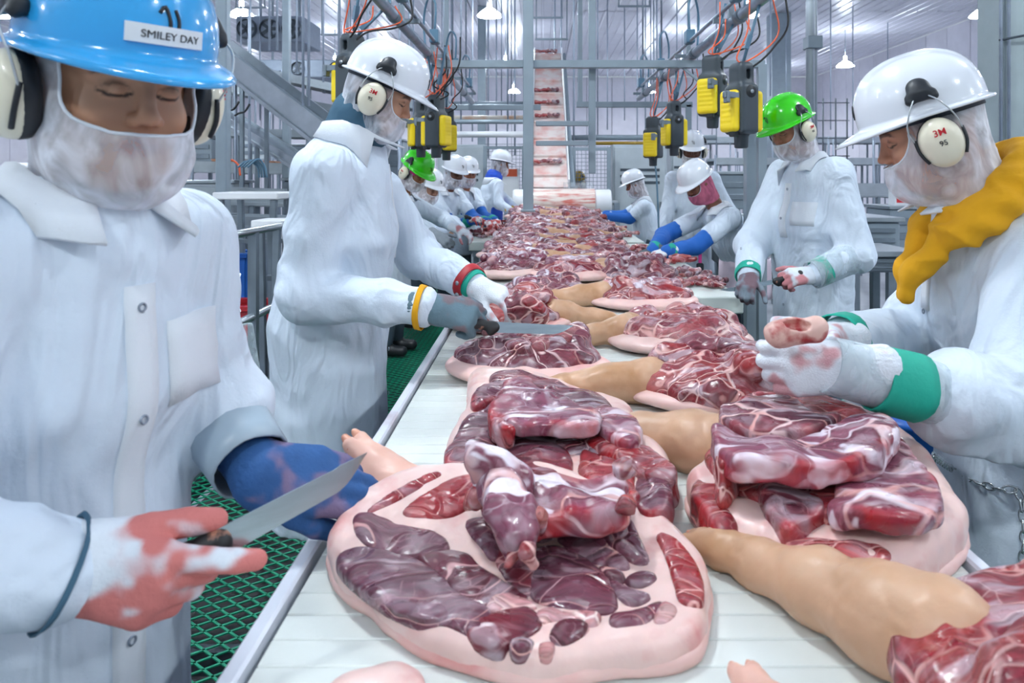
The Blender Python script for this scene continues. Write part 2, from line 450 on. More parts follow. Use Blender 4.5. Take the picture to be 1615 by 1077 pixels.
# ---------------------------------------------------------------- the materials of the place
M_wall = mat('white_wall_panel', '#dad8e2', .42, noise=.06, nscale=3)
M_ceil = mat('white_ceiling_panel', '#dedee8', .25, noise=.05, nscale=2)
M_ceilgap = mat('ceiling_joint', '#8b8d99', .6)
M_floor = mat('grey_floor', '#8d929c', .35, noise=.2, nscale=2.5)
M_steel = mat('stainless_steel', '#aab3ba', .30, .85, noise=.12, nscale=6)
M_steel_d = mat('dull_steel', '#84909a', .42, .75, noise=.2, nscale=5)
M_paint = mat('grey_painted_tube', '#8e9ca6', .4, .25, noise=.08, nscale=7)
M_galv = mat('galvanised_pipe', '#9aa5b4', .38, .7, noise=.2, nscale=12)
M_cab = mat('grey_cabinet_paint', '#b3bdc3', .4, .1, noise=.06)
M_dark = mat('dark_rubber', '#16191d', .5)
M_darksteel = mat('dark_grey_steel', '#4b555e', .5, .5, noise=.2)  # dark grey steel for frames, skirts and vents
M_green = mat('green_fibreglass', '#0f8a68', .4, noise=.15, nscale=20)
M_greenplate = mat('dark_green_plate', '#0c3a35', .45, noise=.2)
M_belt = mat('white_plastic_belt', '#d6dcd8', .24, noise=.06, nscale=7, bump=.15, bscale=30, dirt=('#cfa7a0', 3.2, .62, .86))
M_strip = mat('white_plastic_strip', '#d6dbe6', .3, dirt=('#a88a92', 5, .6, .8))
M_board = mat('white_cutting_board', '#d8e0da', .35, dirt=('#c78f88', 6, .58, .78))
M_white = mat('white_plastic', '#e4e7ea', .35)
M_orange = mat('orange_air_hose', '#f0683c', .4)
M_black = mat('black_cable', '#15171a', .45)
M_bluecable = mat('blue_grey_hose', '#54788f', .4)
M_yellow = mat('yellow_motor_shell', '#f2d31b', .38)
M_motor = mat('dark_grey_motor_housing', '#3b454d', .45, noise=.1)
M_motor_d = mat('black_motor_foot', '#22272b', .5)
M_brass = mat('gold_helmet_shell', '#a58316', .25, coat=.5)
M_concrete = mat('grey_column_paint', '#98a6aa', .5, noise=.15, nscale=4)
M_teal = mat('teal_grey_casing', '#5f8f97', .45, noise=.15, nscale=5)
M_bluecrate = mat('blue_plastic', '#1c5fb5', .4)
M_redcrate = mat('red_plastic', '#b32530', .4)
M_cool = mat('evaporator_grey', '#8793a3', .5, .2, noise=.1)
M_lamp = mat('lamp_light', LAMP_COLOR, .5, emit=LAMP_STRENGTH)
M_shade = mat('lampshade_added_glow', '#e6f2ff', .35, emit=48.0)  # glow added to the lampshades to brighten the ceiling
M_redink = mat('red_print', '#c8202c', .5)
M_ink = mat('black_print', '#23262b', .5)
M_coat = mat('white_cotton_coat', '#d2deeb', .85, noise=.04, nscale=5, bump=.25, bscale=110, folds=.55)
M_coat_t = mat('white_cotton_trim', '#dde3ea', .85, bump=.2, bscale=120)
M_trouser = mat('dark_grey_trousers', '#4b5a67', .8, noise=.1)
M_boot = mat('dark_boot', '#22262a', .4)
M_glove_w = mat('white_knit_glove', '#d9e0e8', .9, col=True, bump=.4, bscale=260)
M_glove_c = mat('stained_knit_glove', '#d9e0e8', .85, col=True, bump=.3, bscale=160)
M_skin = mat('skin', '#b98668', .5, col=True, sss=.12)
M_cup = mat('cream_ear_cup', '#e6dfc8', .32, coat=.25)
M_clip = mat('black_ear_cup_clip', '#1c2229', .45)
M_wire = mat('clear_wire', '#bfc6c9', .3, .6)
M_pad = mat('dark_helmet_liner', '#2c3440', .6)
M_chain = mat('bright_chain', '#c2c8cc', .25, .9)
M_blade = mat('steel_blade', '#b4c3c8', .22, .9, noise=.15, nscale=10, stretch=(1, 1, 8))
M_handle = mat('black_knife_handle', '#17181b', .5, dirt=('#b07a63', 30, .62, .7))
M_fatskin = mat('pale_pink_rind', '#e6bfb8', .42, noise=.08, nscale=9, bump=.2, bscale=30, sss=.15, dirt=('#d08a86', 9, .56, .8))
M_fat = mat('creamy_fat', '#e2c1ba', .35, noise=.1, nscale=16, bump=.35, bscale=40, sss=.15, dirt=('#cf8684', 14, .55, .78))
M_leg = mat('tan_pig_skin', '#c9a081', .42, noise=.12, nscale=9, bump=.2, bscale=50, sss=.12, dirt=('#a87a50', 8, .46, .76))
M_legpink = mat('pink_pig_skin', '#dfb09f', .42, noise=.1, nscale=9, bump=.2, bscale=50, sss=.12, dirt=('#c9786c', 12, .58, .78))
M_hoof = mat('pale_hoof', '#d79c84', .4, dirt=('#b3503f', 14, .5, .7))
M_meat = meat_mat('purple_pork', ['#562838', '#6b3644', '#61222e', '#7d4652', '#722b38'], '#e2c4c4', 10.5, .05, .35, .25, 0., .35)
M_meat2 = meat_mat('red_pork', ['#8e2a2e', '#7a2230', '#a3403e', '#6e2c38', '#ad5a55'], '#e3b9b3', 12, .055, .3, .6, 1., .35)
M_meat3 = meat_mat('pale_marbled_pork', ['#8d4a52', '#a2565b', '#793642', '#b77a78'], '#e8ccc6', 13, .09, .55, .35, 2.)
M_bone = mat('raw_bone', '#d8b0a4', .4, dirt=('#a53436', 22, .48, .62))
M_stain = mat('stained_conveyor_belt', '#e8dcd6', .3, dirt=('#d9948a', 5, .42, .75))
def helmet_mat(n, c): return mat(n, c, .22, coat=.6)
M_h_white = helmet_mat('white_helmet_shell', '#e3e8ef'); M_h_green = helmet_mat('green_helmet_shell', '#35d400'); M_h_blue = helmet_mat('blue_helmet_shell', '#2fa4e6')
def net_mat(name, c, lo, hi, edge=.35):
    m = bpy.data.materials.new(name); m.use_nodes = True; N = m.node_tree.nodes; L = m.node_tree.links
    b = N['Principled BSDF']; b.inputs['Base Color'].default_value = (*srgb(c), 1); b.inputs['Roughness'].default_value = .9
    tr = N.new('ShaderNodeBsdfTransparent'); mx = N.new('ShaderNodeMixShader'); out = N['Material Output']
    tc = N.new('ShaderNodeTexCoord'); mp = N.new('ShaderNodeMapping'); mp.inputs['Scale'].default_value = (1, 1, .55); L.new(tc.outputs['Object'], mp.inputs[0])
    n = N.new('ShaderNodeTexNoise'); n.inputs['Scale'].default_value = 22; n.inputs['Detail'].default_value = 3; n.inputs['Distortion'].default_value = 1.2; L.new(mp.outputs[0], n.inputs[0])
    lw = N.new('ShaderNodeLayerWeight'); lw.inputs[0].default_value = .45
    mr = N.new('ShaderNodeMapRange'); mr.inputs[1].default_value = .35; mr.inputs[2].default_value = .7; mr.inputs[3].default_value = lo; mr.inputs[4].default_value = hi; L.new(n.outputs[0], mr.inputs[0])
    ad = N.new('ShaderNodeMath'); ad.operation = 'ADD'; ad.use_clamp = True
    sc = N.new('ShaderNodeMath'); sc.operation = 'MULTIPLY'; sc.inputs[1].default_value = edge; L.new(lw.outputs['Facing'], sc.inputs[0])
    L.new(mr.outputs[0], ad.inputs[0]); L.new(sc.outputs[0], ad.inputs[1])
    L.new(ad.outputs[0], mx.inputs[0]); L.new(tr.outputs[0], mx.inputs[1]); L.new(b.outputs[0], mx.inputs[2]); L.new(mx.outputs[0], out.inputs[0])
    return m
M_net = net_mat('white_beard_net', '#e6eaf3', .26, .74)
M_net_pink = net_mat('pink_hair_net', '#d8738f', .6, .95)
M_film = net_mat('clear_plastic_sleeve', '#cfdde4', .06, .34, .45)
# ---------------------------------------------------------------- the hall
XL, XR, YB, YF = -17., 13., -6., 34.
b = MB(); b.box(((XL+XR)/2, (YB+YF)/2, HALL_Z-.1), ((XR-XL)/2, (YF-YB)/2, .1)); struct('floor', b.me('floor', M_floor))
# ceiling of ribbed panels with recessed joints
b = MB(); b.box(((XL+XR)/2, (YB+YF)/2, CEIL+.12), ((XR-XL)/2, (YF-YB)/2, .06)); ceil = struct('ceiling', b.me('ceiling', M_ceilgap))
PW, PD = 3.0, 3.32
def ceil_panel():
    vs = []; fs = []; n = 10; w = PW-.03; l = PD-.05; i = 0
    prof = []
    for k in range(n):
        x0 = -w/2+k*w/n; prof += [(x0, 0), (x0+w/n*.72, 0), (x0+w/n*.78, .022), (x0+w/n*.94, .022)]
    prof.append((w/2, 0))
    for (x, z) in prof: vs += [(x, -l/2, z), (x, l/2, z)]
    m = len(prof)
    fs = [(2*j, 2*j+1, 2*j+3, 2*j+2) for j in range(m-1)]
    vs += [(-w/2, -l/2, .06), (-w/2, l/2, .06), (w/2, -l/2, .06), (w/2, l/2, .06)]; q = 2*m
    fs += [(0, q, q+1, 1), (2*m-2, 2*m-1, q+3, q+2), (q, q+2, q+3, q+1)]
    return new_mesh('ceiling_panel', vs, fs, M_ceil, False)
pm = ceil_panel()
for i in range(10):
    for j in range(12):
        o = link('panel', pm, ceil, Matrix.Translation((XL+PW*(i+.5), YB+PD*(j+.5), CEIL)))
def wall(name, a, b_, n, ht=CEIL-HALL_Z):
    "wall of tall panels from a to b"
    a = V(*a, 0); b_ = V(*b_, 0); d = (b_-a)/n; L = np.linalg.norm(d); u = d/L; nn = np.cross(V(0, 0, 1), u)
    w = MB(); w.bar(a-nn*.12+V(0, 0, HALL_Z+ht/2), b_-nn*.12+V(0, 0, HALL_Z+ht/2), .1, ht); W = struct(name, w.me(name, M_ceilgap))
    p = MB(); p.box((0, 0, 0), (L/2-.012, .035, ht/2-.01), bev=.008); me = p.me('wall_panel', M_wall)
    for i in range(n):
        c = a+d*(i+.5)-nn*.04; R = np.stack([u, nn, V(0, 0, 1)], 1)
        link('panel', me, W, m4(R, (c[0], c[1], HALL_Z+ht/2)))
wall('wall_back', (XR, YF), (XL, YF), 25)
wall('wall_left', (XL, YF), (XL, YB), 32)
wall('wall_right', (XR, YB), (XR, YF), 32)

# ---------------------------------------------------------------- working platforms of green open grating
def grating(x0, x1, y0, y1, name, label):
    t = thing(name, label, 'platform', ((x0+x1)/2, (y0+y1)/2, HALL_Z))
    g = MB(); dx, dy = .078, .056; r = .0035
    def seg(p, q): g.bar((p[0], p[1], -.006), (q[0], q[1], -.006), .0075, .004)
    W, L = x1-x0, y1-y0
    for s in (1, -1):
        n0 = int(math.floor(-W/dx))-1; n1 = int(math.ceil(L/dy))+1
        for k in range(n0-40, n1+40):
            # line: y = y0 + k*dy + s*(x-x0)*dy/dx, clipped
            m = s*dy/dx; c = y0+k*dy*1.0
            xs = [x0, x1]; 
            ya, yb = c+m*(x0-x0), c+m*W
            t0, t1 = 0., 1.
            lo, hi = y0, y1
            d = yb-ya
            for lim, sg in ((lo, 1), (hi, -1)):
                va, vb = sg*(ya-lim), sg*(yb-lim)
                if va < 0 and vb < 0: t0, t1 = 1, 0; break
                if va < 0: t0 = max(t0, va/(va-vb))
                elif vb < 0: t1 = min(t1, va/(va-vb))
            if t1-t0 > .01: seg((x0+W*t0, ya+d*t0), (x0+W*t1, ya+d*t1))
    tag(g.build('grating', M_green, t), kind='stuff')
    f = MB()
    for yy in np.arange(y0, y1+.01, (y1-y0)/5): f.bar((x0, yy, -.05), (x1, yy, -.05), .04, .07)
    for xx in (x0+.02, x1-.02): f.bar((xx, y0, -.05), (xx, y1, -.05), .04, .07)
    f.build('frame', M_darksteel, t)
    d = MB(); d.box(((x0+x1)/2, (y0+y1)/2, -.16), (W/2, L/2, .006)); d.build('shade_sheet', M_dark, t)  # added black sheet standing in for the shade below the grating
    for yy in (y0+.1, (y0+y1)/2, y1-.1):
        for xx in (x0+.05, x1-.05):
            l = MB(); l.bar((xx, yy, HALL_Z), (xx, yy, -.085), .05); l.build('leg', M_darksteel, t)
    return t
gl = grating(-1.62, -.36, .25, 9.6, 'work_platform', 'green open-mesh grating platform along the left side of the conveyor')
p = MB(); p.bar((-1.645, .25, .075), (-1.645, 9.6, .075), .03, .21, bev=.004); p.build('toe_board', M_greenplate, gl)
p = MB(); p.bar((-1.612, .25, .0), (-1.612, 9.6, .0), .035, .02); p.build('edge_angle', M_steel_d, gl)
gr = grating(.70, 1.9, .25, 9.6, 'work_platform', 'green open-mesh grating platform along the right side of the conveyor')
# guard rail along the left platform edge and the stair rails beyond it
t = thing('guard_rail', 'round steel guard rail behind the worker cutting at the left side', 'railing', (-1.72, 4, HALL_Z))
p = MB(); p.tube([(-1.72, 1.2, 1.07), (-1.72, 9.5, 1.07)], .024, 12); p.build('top_rail', M_steel, t)
p = MB(); p.tube([(-1.72, 1.2, .56), (-1.72, 9.5, .56)], .024, 12); p.build('mid_rail', M_steel, t)
for yy in (1.4, 2.75, 4.25, 5.8, 7.4, 9.2):
    p = MB(); p.bar((-1.72, yy, HALL_Z), (-1.72, yy, 1.06), .05); p.build('post', M_steel_d, t)
t = thing('stair_rail', 'pair of sloping steel stair rails behind the guard rail', 'railing', (-1.9, 4.4, HALL_Z))
for dz in (0, -.22):
    p = MB(); p.tube([(-1.86, 4.35, .80+dz), (-2.35, 4.6, .05+dz)], .024, 10); p.build('rail', M_steel, t)
p = MB(); p.bar((-2.3, 4.58, HALL_Z), (-2.3, 4.58, .12), .045); p.build('post', M_steel_d, t)
# ---------------------------------------------------------------- the conveyor table
BX0, BX1, BY0, BY1 = -.352, .649, .35, 9.32
t = thing('conveyor_table', 'long white belt conveyor table covered with pork shoulders', 'conveyor', (.15, 5, 0))
bed = MB(); bed.box(((BX0+BX1)/2, (BY0+BY1)/2, T-.055), ((BX1-BX0)/2-.004, (BY1-BY0)/2, .03)); bed.build('bed', M_steel_d, t)
sl = MB(); pitch = .0508; sl.box((0, 0, 0), ((BX1-BX0)/2-.008, pitch/2-.0009, .010), bev=.0018); slm = sl.me('belt_slat', M_belt)
nsl = int((BY1-BY0)/pitch)
for i in range(nsl): link('slat', slm, t, Matrix.Translation(((BX0+BX1)/2, BY0+pitch*(i+.5), T-.0105)))
for sx, x in ((-1, BX0), (1, BX1)):
    r = MB(); r.box((x+sx*.012, (BY0+BY1)/2, T-.012), (.012, (BY1-BY0)/2, .022), bev=.004); r.build('wear_strip', M_strip, t)
    r = MB(); r.box((x+sx*.004, (BY0+BY1)/2, T-.16), (.006, (BY1-BY0)/2, .12)); r.build('side_skirt', M_darksteel, t)
for yy in np.arange(.7, 9.3, 1.42):
    for x in (BX0+.05, BX1-.05):
        r = MB(); r.bar((x, yy, HALL_Z), (x, yy, T-.08), .06); r.build('leg', M_steel_d, t)
def side_board(name, label, x0, x1, y0, y1, zf=0.):
    t = thing(name, label, 'cutting board', ((x0+x1)/2, (y0+y1)/2, zf))
    r = MB(); r.box(((x0+x1)/2, (y0+y1)/2, T-.04), ((x1-x0)/2, (y1-y0)/2, .042), bev=.006); r.build('board', M_board, t)
    r = MB(); r.box(((x0+x1)/2, (y0+y1)/2, T-.11), ((x1-x0)/2-.03, (y1-y0)/2-.03, .028)); r.build('frame', M_steel_d, t)
    for yy in (y0+.1, y1-.1):
        xx = x0+.06 if x0 < 0 else x1-.06
        r = MB(); r.bar((xx, yy, zf+.004), (xx, yy, T-.13), .05); r.build('leg', M_steel_d, t)
    return t
side_board('trimming_board', 'thick white cutting board fixed along the right side of the belt', .685, 1.0, 3.5, 6.3)
side_board('trimming_board', 'white cutting board fixed along the far left side of the belt', -.66, -.39, 6.5, 9.2)
side_board('trimming_board', 'white cutting board at the far right end of the belt', .685, .95, 6.5, 9.2)
# roller grille below the right board
t = thing('grille', 'dark slatted grille low beside the belt under the right cutting board', 'grille', (.86, 2.9, 0))
r = MB(); r.box((.72, 3.0, .30), (.02, .45, .02)); r.box((1.02, 3.0, .30), (.02, .45, .02)); r.build('frame', M_darksteel, t)
for i in range(12):
    r = MB(); r.bar((.71, 2.6+i*.07, .33), (1.03, 2.6+i*.07, .33), .02); r.build('slat', M_dark, t)
for yy in (2.62, 3.38)[:2]:
    for xx in (.72, 1.02):
        r = MB(); r.bar((xx, yy, 0), (xx, yy, .3), .03); r.build('leg', M_darksteel, t)
# ---------------------------------------------------------------- people: shared head, helmet, ear cups, net
def make_head():
    F = Field((-.125, -.105, -.235), (.14, .105, .14), .0032)
    F.ell((-.008, 0, .035), (.098, .077, .092), k=0)
    F.ell((.018, 0, -.045), (.074, .063, .088), k=.03)
    F.cone((.052, -.022, -.098), (.052, .022, -.098), .027, .027, .025)
    for s in (-1, 1):
        F.cone((.0, s*.055, -.055), (.045, s*.03, -.095), .022, .02, .025)      # jaw
        F.ell((.058, s*.042, -.032), (.026, .022, .024), k=.025)                # cheek
        F.cone((.082, s*.012, .030), (.066, s*.052, .026), .013, .010, .016)    # brow
        F.ell((.103, s*.031, .006), (.020, .017, .012), k=.014, op='c')         # socket
        F.ell((.074, s*.031, .005), (.0155, .0155, .0135), k=.004)              # closed lid over the eye
        F.ell((-.006, s*.078, -.006), (.020, .010, .031), k=.006)               # ear
        F.ell((.098, s*.013, -.031), (.011, .0085, .008), k=.007)               # nostril wing
    F.cone((.088, 0, .018), (.104, 0, -.020), .008, .0105, .010)
    F.ell((.109, 0, -.025), (.0115, .0105, .0095), k=.006)
    for s in (-1, 1): F.ell((.105, s*.0065, -.0375), (.0045, .0035, .004), k=.003, op='c')
    F.ell((.083, 0, -.058), (.013, .026, .010), k=.008); F.ell((.086, 0, -.0585), (.0095, .022, .0052), k=.003); F.ell((.083, 0, -.0715), (.0095, .019, .0058), k=.003)
    F.ell((.094, 0, -.0645), (.010, .022, .0014), k=.002, op='c')
    F.cone((-.028, 0, -.06), (-.045, 0, -.22), .056, .062, .03)
    Vv, Q = F.mesh(1); x, y, z = Vv.T; ay = np.abs(y)
    c = np.ones((len(Vv), 3))                       # multiplied on the skin tone
    red = np.exp(-(((x-.1)/.03)**2+(y/.03)**2+((z+.028)/.02)**2))*.5+np.exp(-(((x-.065)/.03)**2+((ay-.045)/.02)**2+((z+.035)/.02)**2))*.35
    c *= 1-red[:, None]*np.array([.02, .22, .22])
    lips = (x > .075)*ss(1.1, .8, (y/.026)**2+((z+.0645)/.0125)**2)
    c = c*(1-lips[:, None])+lips[:, None]*np.array([.78, .48, .47])
    bz = .030-.006*((ay-.03)/.025)**2
    brow = (x > .04)*ss(.0062, .0034, np.abs(z-bz))*ss(.006, .012, ay)*ss(.062, .052, ay)
    lash = (x > .05)*ss(.0030, .0014, np.abs(z-(-.0035+.004*((ay-.031)/.016)**2)))*ss(.0195, .016, np.abs(ay-.031))
    crease = (x > .05)*ss(.002, .001, np.abs(z-(.0125-.006*((ay-.031)/.016)**2)))*ss(.017, .013, np.abs(ay-.031))*.45
    hair = ss(0, .02, z-.02-.9*(x-.028))*ss(.015, .03, z+.02+.25*(.02+x))
    sh = np.maximum(np.maximum(brow*.85, lash), np.maximum(hair, crease))
    c = c*(1-sh[:, None])+sh[:, None]*np.array([.07, .06, .06])
    return Vv, Q, c
HEAD = make_head()

def make_net():
    F = Field((-.15, -.13, -.25), (.15, .13, .15), .0045)
    F.ell((-.012, 0, .034), (.112, .090, .105), k=0)
    F.ell((.026, 0, -.082), (.094, .088, .078), k=.03)
    F.cone((-.03, 0, -.04), (-.040, 0, -.20), .080, .070, .03); F.ell((.030, 0, -.030), (.076, .083, .075), k=.02)
    def fold(x, y, z):
        a = np.arctan2(y, x+.02)
        low = ss(.03, -.06, z)
        return -(.0055*(ridge(a*4.2+fbm(x*14, y*14, z*14, 4)*1.2, z*5, a*0, 3)-.5)+.004*(ridge(x*26, y*26, z*20, 9)-.5))*(.35+.65*low)
    F.disp(fold)
    Vv, Q = F.mesh(1); x, y, z = Vv.T
    zc = .026; ry, rz = .068, .066
    e = (y/ry)**2+((z-zc)/rz)**2
    cut = ((x > .042) & (z > -.044+.062*np.exp(-(x-.046)/.017))) | (z < -.178)
    keep = ~cut[Q].any(1); Q = Q[keep]
    used = np.unique(Q); mp = np.full(len(Vv), -1); mp[used] = np.arange(len(used)); Vv = Vv[used]; Q = mp[Q]
    # gathered edge of the face opening
    edges = {}
    for q in Q:
        for i in range(4):
            a, b = int(q[i]), int(q[(i+1) % 4]); k = (min(a, b), max(a, b)); edges[k] = edges.get(k, 0)+1
    bd = [k for k, n in edges.items() if n == 1 and Vv[k[0]][2] > -.15]
    ids = np.array(sorted({i for k in bd for i in k})); B = Vv[ids]
    ang = np.arctan2(B[:, 2]-zc, B[:, 1]); o = np.argsort(ang); B = B[o]; n = 72; ring = []
    for i in range(n):
        a = -math.pi+2*math.pi*i/n; d = np.abs((ang[o]-a+math.pi) % (2*math.pi)-math.pi); w = np.exp(-(d/.05)**2)[:, None]
        ring.append((B*w).sum(0)/w.sum())
    r = MB(); r.tube(ring, .0022, 6, closed=True)
    return Vv, Q, r
NET_V, NET_Q, NET_RING = make_net()
ME_NET = new_mesh('beard_net', NET_V, NET_Q, M_net); ME_NET_EDGE = NET_RING.me('net_edge', M_coat_t)
ME_NET_P = new_mesh('hair_net', NET_V, NET_Q, M_net_pink)

def make_helmet():
    n, m = 64, 14; vs = []; A, B_, H, z0 = .137, .113, .128, .053
    prof = [(math.sin(t*math.pi/2), math.cos(t*math.pi/2)) for t in np.linspace(.04, 1, m)]
    ex = 2/2.35
    for (r, h) in prof:
        r, h = r**ex, h**ex
        for j in range(n):
            p = 2*math.pi*j/n; cx, sy = math.cos(p), math.sin(p)
            x, y = A*r*cx, B_*r*sy; z = z0+H*h
            rib = math.exp(-(y/.020)**4)*ss(.0, .3, h)*.0055
            rib2 = sum(math.exp(-((abs(y)-.058)/.010)**2) for _ in (0,))*ss(.2, .5, h)*.003
            vs.append((x, y, z+rib+rib2))
    for (e, dz, ve) in ((1.0, -.006, .0), (.006, -.009, .3), (.012, -.011, .75), (.014, -.015, 1.0), (.011, -.018, 1.0), (.004, -.016, .6), (-.004, -.010, 0)):
        for j in range(n):
            p = 2*math.pi*j/n; cx, sy = math.cos(p), math.sin(p)
            v = max(0, cx)**1.3*.047*ve
            e2 = (0 if e == 1.0 else e)
            vs.append(((A+e2+v)*cx, (B_+e2+v*.25)*sy, z0+dz-v*.34))
    R = m+7; fs = [(i*n+j, i*n+(j+1) % n, (i+1)*n+(j+1) % n, (i+1)*n+j) for i in range(R-1) for j in range(n)]
    # inner shell
    base = len(vs)
    for (r, h) in prof[::-1]:
        r, h = r**ex, h**ex
        for j in range(n):
            p = 2*math.pi*j/n; vs.append(((A-.004)*r*math.cos(p), (B_-.004)*r*math.sin(p), z0+(H-.004)*h))
    last = (R-1)*n
    rows = [last]+[base+i*n for i in range(m)]
    for a, b in zip(rows[:-1], rows[1:]): fs += [(a+j, a+(j+1) % n, b+(j+1) % n, b+j) for j in range(n)]
    fs.append(tuple(range(n))[::-1]); fs.append(tuple(base+(m-1)*n+j for j in range(n)))
    return np.array(vs), [tuple(reversed(f)) for f in fs]
HEL_V, HEL_F = make_helmet()
HEL_BVH = BVHTree.FromPolygons([tuple(v) for v in HEL_V], HEL_F)
ME_HEL = {k: new_mesh('helmet', HEL_V, HEL_F, m) for k, m in (('white', M_h_white), ('green', M_h_green), ('blue', M_h_blue), ('gold', M_brass))}
def ring_strip(a, b, z0, z1, th, mat_, name):
    r = MB(); n = 40; vs = []
    for (k, z) in ((0, z0), (0, z1), (-th, z1), (-th, z0)):
        vs += [((a+k)*math.cos(2*math.pi*j/n), (b+k)*math.sin(2*math.pi*j/n), z) for j in range(n)]
    fs = [(i*n+j, i*n+(j+1) % n, ((i+1) % 4)*n+(j+1) % n, ((i+1) % 4)*n+j) for i in range(4) for j in range(n)]
    return new_mesh(name, vs, fs, mat_)
ME_LINER = ring_strip(.126, .103, .026, .068, .006, M_pad, 'helmet_liner')
def hel_pt(p, d, off=.001):
    h = HEL_BVH.ray_cast(Vector(p), Vector(d))
    return np.array(h[0])+np.array(h[1])*off if h[0] else None
def emblem():
    "small hooked mark on the helmet front"
    b = MB()
    for pts in ([(-.010, .098), (-.004, .106), (.001, .092), (.002, .080)], [(.008, .104), (.012, .090), (.011, .074)]):
        q = [hel_pt((.3, y, z), (-1, 0, 0)) for y, z in pts]; b.tube(curve_pts([x for x in q if x is not None], 10), .0022, 6)
    return b.me('emblem', M_ink)
ME_EMBLEM = emblem()
def make_cup():
    F = Field((-.06, -.012, -.07), (.06, .05, .07), .003)
    F.ell((0, .004, 0), (.044, .034, .055), k=0); F.ell((0, .016, 0), (.036, .020, .046), k=.014)
    F.rbox((0, -.02, 0), (.08, .022, .09), .001, k=.002, op='c')
    v, q = F.mesh(2); return v, q
cv, cq = make_cup()
def cup_mesh(s):
    v = cv.copy(); q = cq
    if s < 0: v[:, 1] *= -1; q = q[:, ::-1]
    return new_mesh('ear_cup', v, q, M_cup)
ME_CUP = {1: cup_mesh(1), -1: cup_mesh(-1)}
def cushion(s):
    b = MB(); prof = [(.6, -.016), (.98, -.014), (1.04, -.006), (1.05, .003), (1.0, .008)]; n = 28; vs = []
    for r, y in prof: vs += [(.043*r*math.cos(2*math.pi*j/n), s*y, .053*r*math.sin(2*math.pi*j/n)) for j in range(n)]
    fs = [(i*n+j, i*n+(j+1) % n, (i+1)*n+(j+1) % n, (i+1)*n+j) for i in range(len(prof)-1) for j in range(n)]
    b.raw(vs, fs); return b.me('cushion', M_clip)
ME_CUSH = {1: cushion(1), -1: cushion(-1)}
def text_mesh(s, size, mat_, ext=.0006, align='CENTER', bold=0.):
    cu = bpy.data.curves.new('text', 'FONT'); cu.body = s; cu.size = size; cu.extrude = ext; cu.align_x = align; cu.offset = bold
    o = bpy.data.objects.new('text', cu); COL.objects.link(o); dg = bpy.context.evaluated_depsgraph_get()
    me = bpy.data.meshes.new_from_object(o.evaluated_get(dg)); bpy.data.objects.remove(o); bpy.data.curves.remove(cu)
    me.materials.clear(); me.materials.append(mat_); return me
ME_3M = text_mesh('3M', .020, M_redink, bold=.0002); ME_95 = text_mesh('95', .016, M_ink)
def clip_mesh(s):
    F = Field((-.045, -.03, -.04), (.045, .03, .045), .0028)
    F.ell((0, 0, .008), (.024, .014, .022), k=0); F.rbox((0, 0, -.012), (.032, .010, .010), .006, k=.012)
    for x in (-.024, .024): F.ell((x, .004, -.018), (.008, .008, .008), k=.006)
    v, q = F.mesh(1); v = v*np.array([1, s, 1]); q = q if s > 0 else q[:, ::-1]
    v = v+np.array([0.002, s*.117, .092]); v[:, 1] -= s*np.clip(v[:, 2]-.092, 0, 1)*.55
    return new_mesh('ear_cup_clip', v, q, M_clip)
ME_CLIP = {1: clip_mesh(1), -1: clip_mesh(-1)}
CUP_OFF = {s: V(-.006, s*.104, -.022) for s in (1, -1)}
def wires(s, sx):
    b = MB(); c = CUP_OFF[s]
    for sx in (sx,):
        p = [V(sx*.012, s*.124, .085), V(sx*.03, s*.137, .062), V(sx*.047, s*.128, .025), c+V(sx*.047, s*.012, .012)]
        b.tube(curve_pts(p, 12), .0016, 6)
    return b.me('wire_arm', M_wire)
def rods(s, sx):
    b = MB(); c = CUP_OFF[s]; b.tube(curve_pts([c+V(sx*.047, s*.012, .02), c+V(sx*.046, s*.015, -.01), c+V(sx*.036, s*.014, -.036)], 8), .0034, 6)
    return b.me('cup_arm', M_clip)
ME_WIRE = {(s, x): wires(s, x) for s in (1, -1) for x in (1, -1)}; ME_ROD = {(s, x): rods(s, x) for s in (1, -1) for x in (1, -1)}

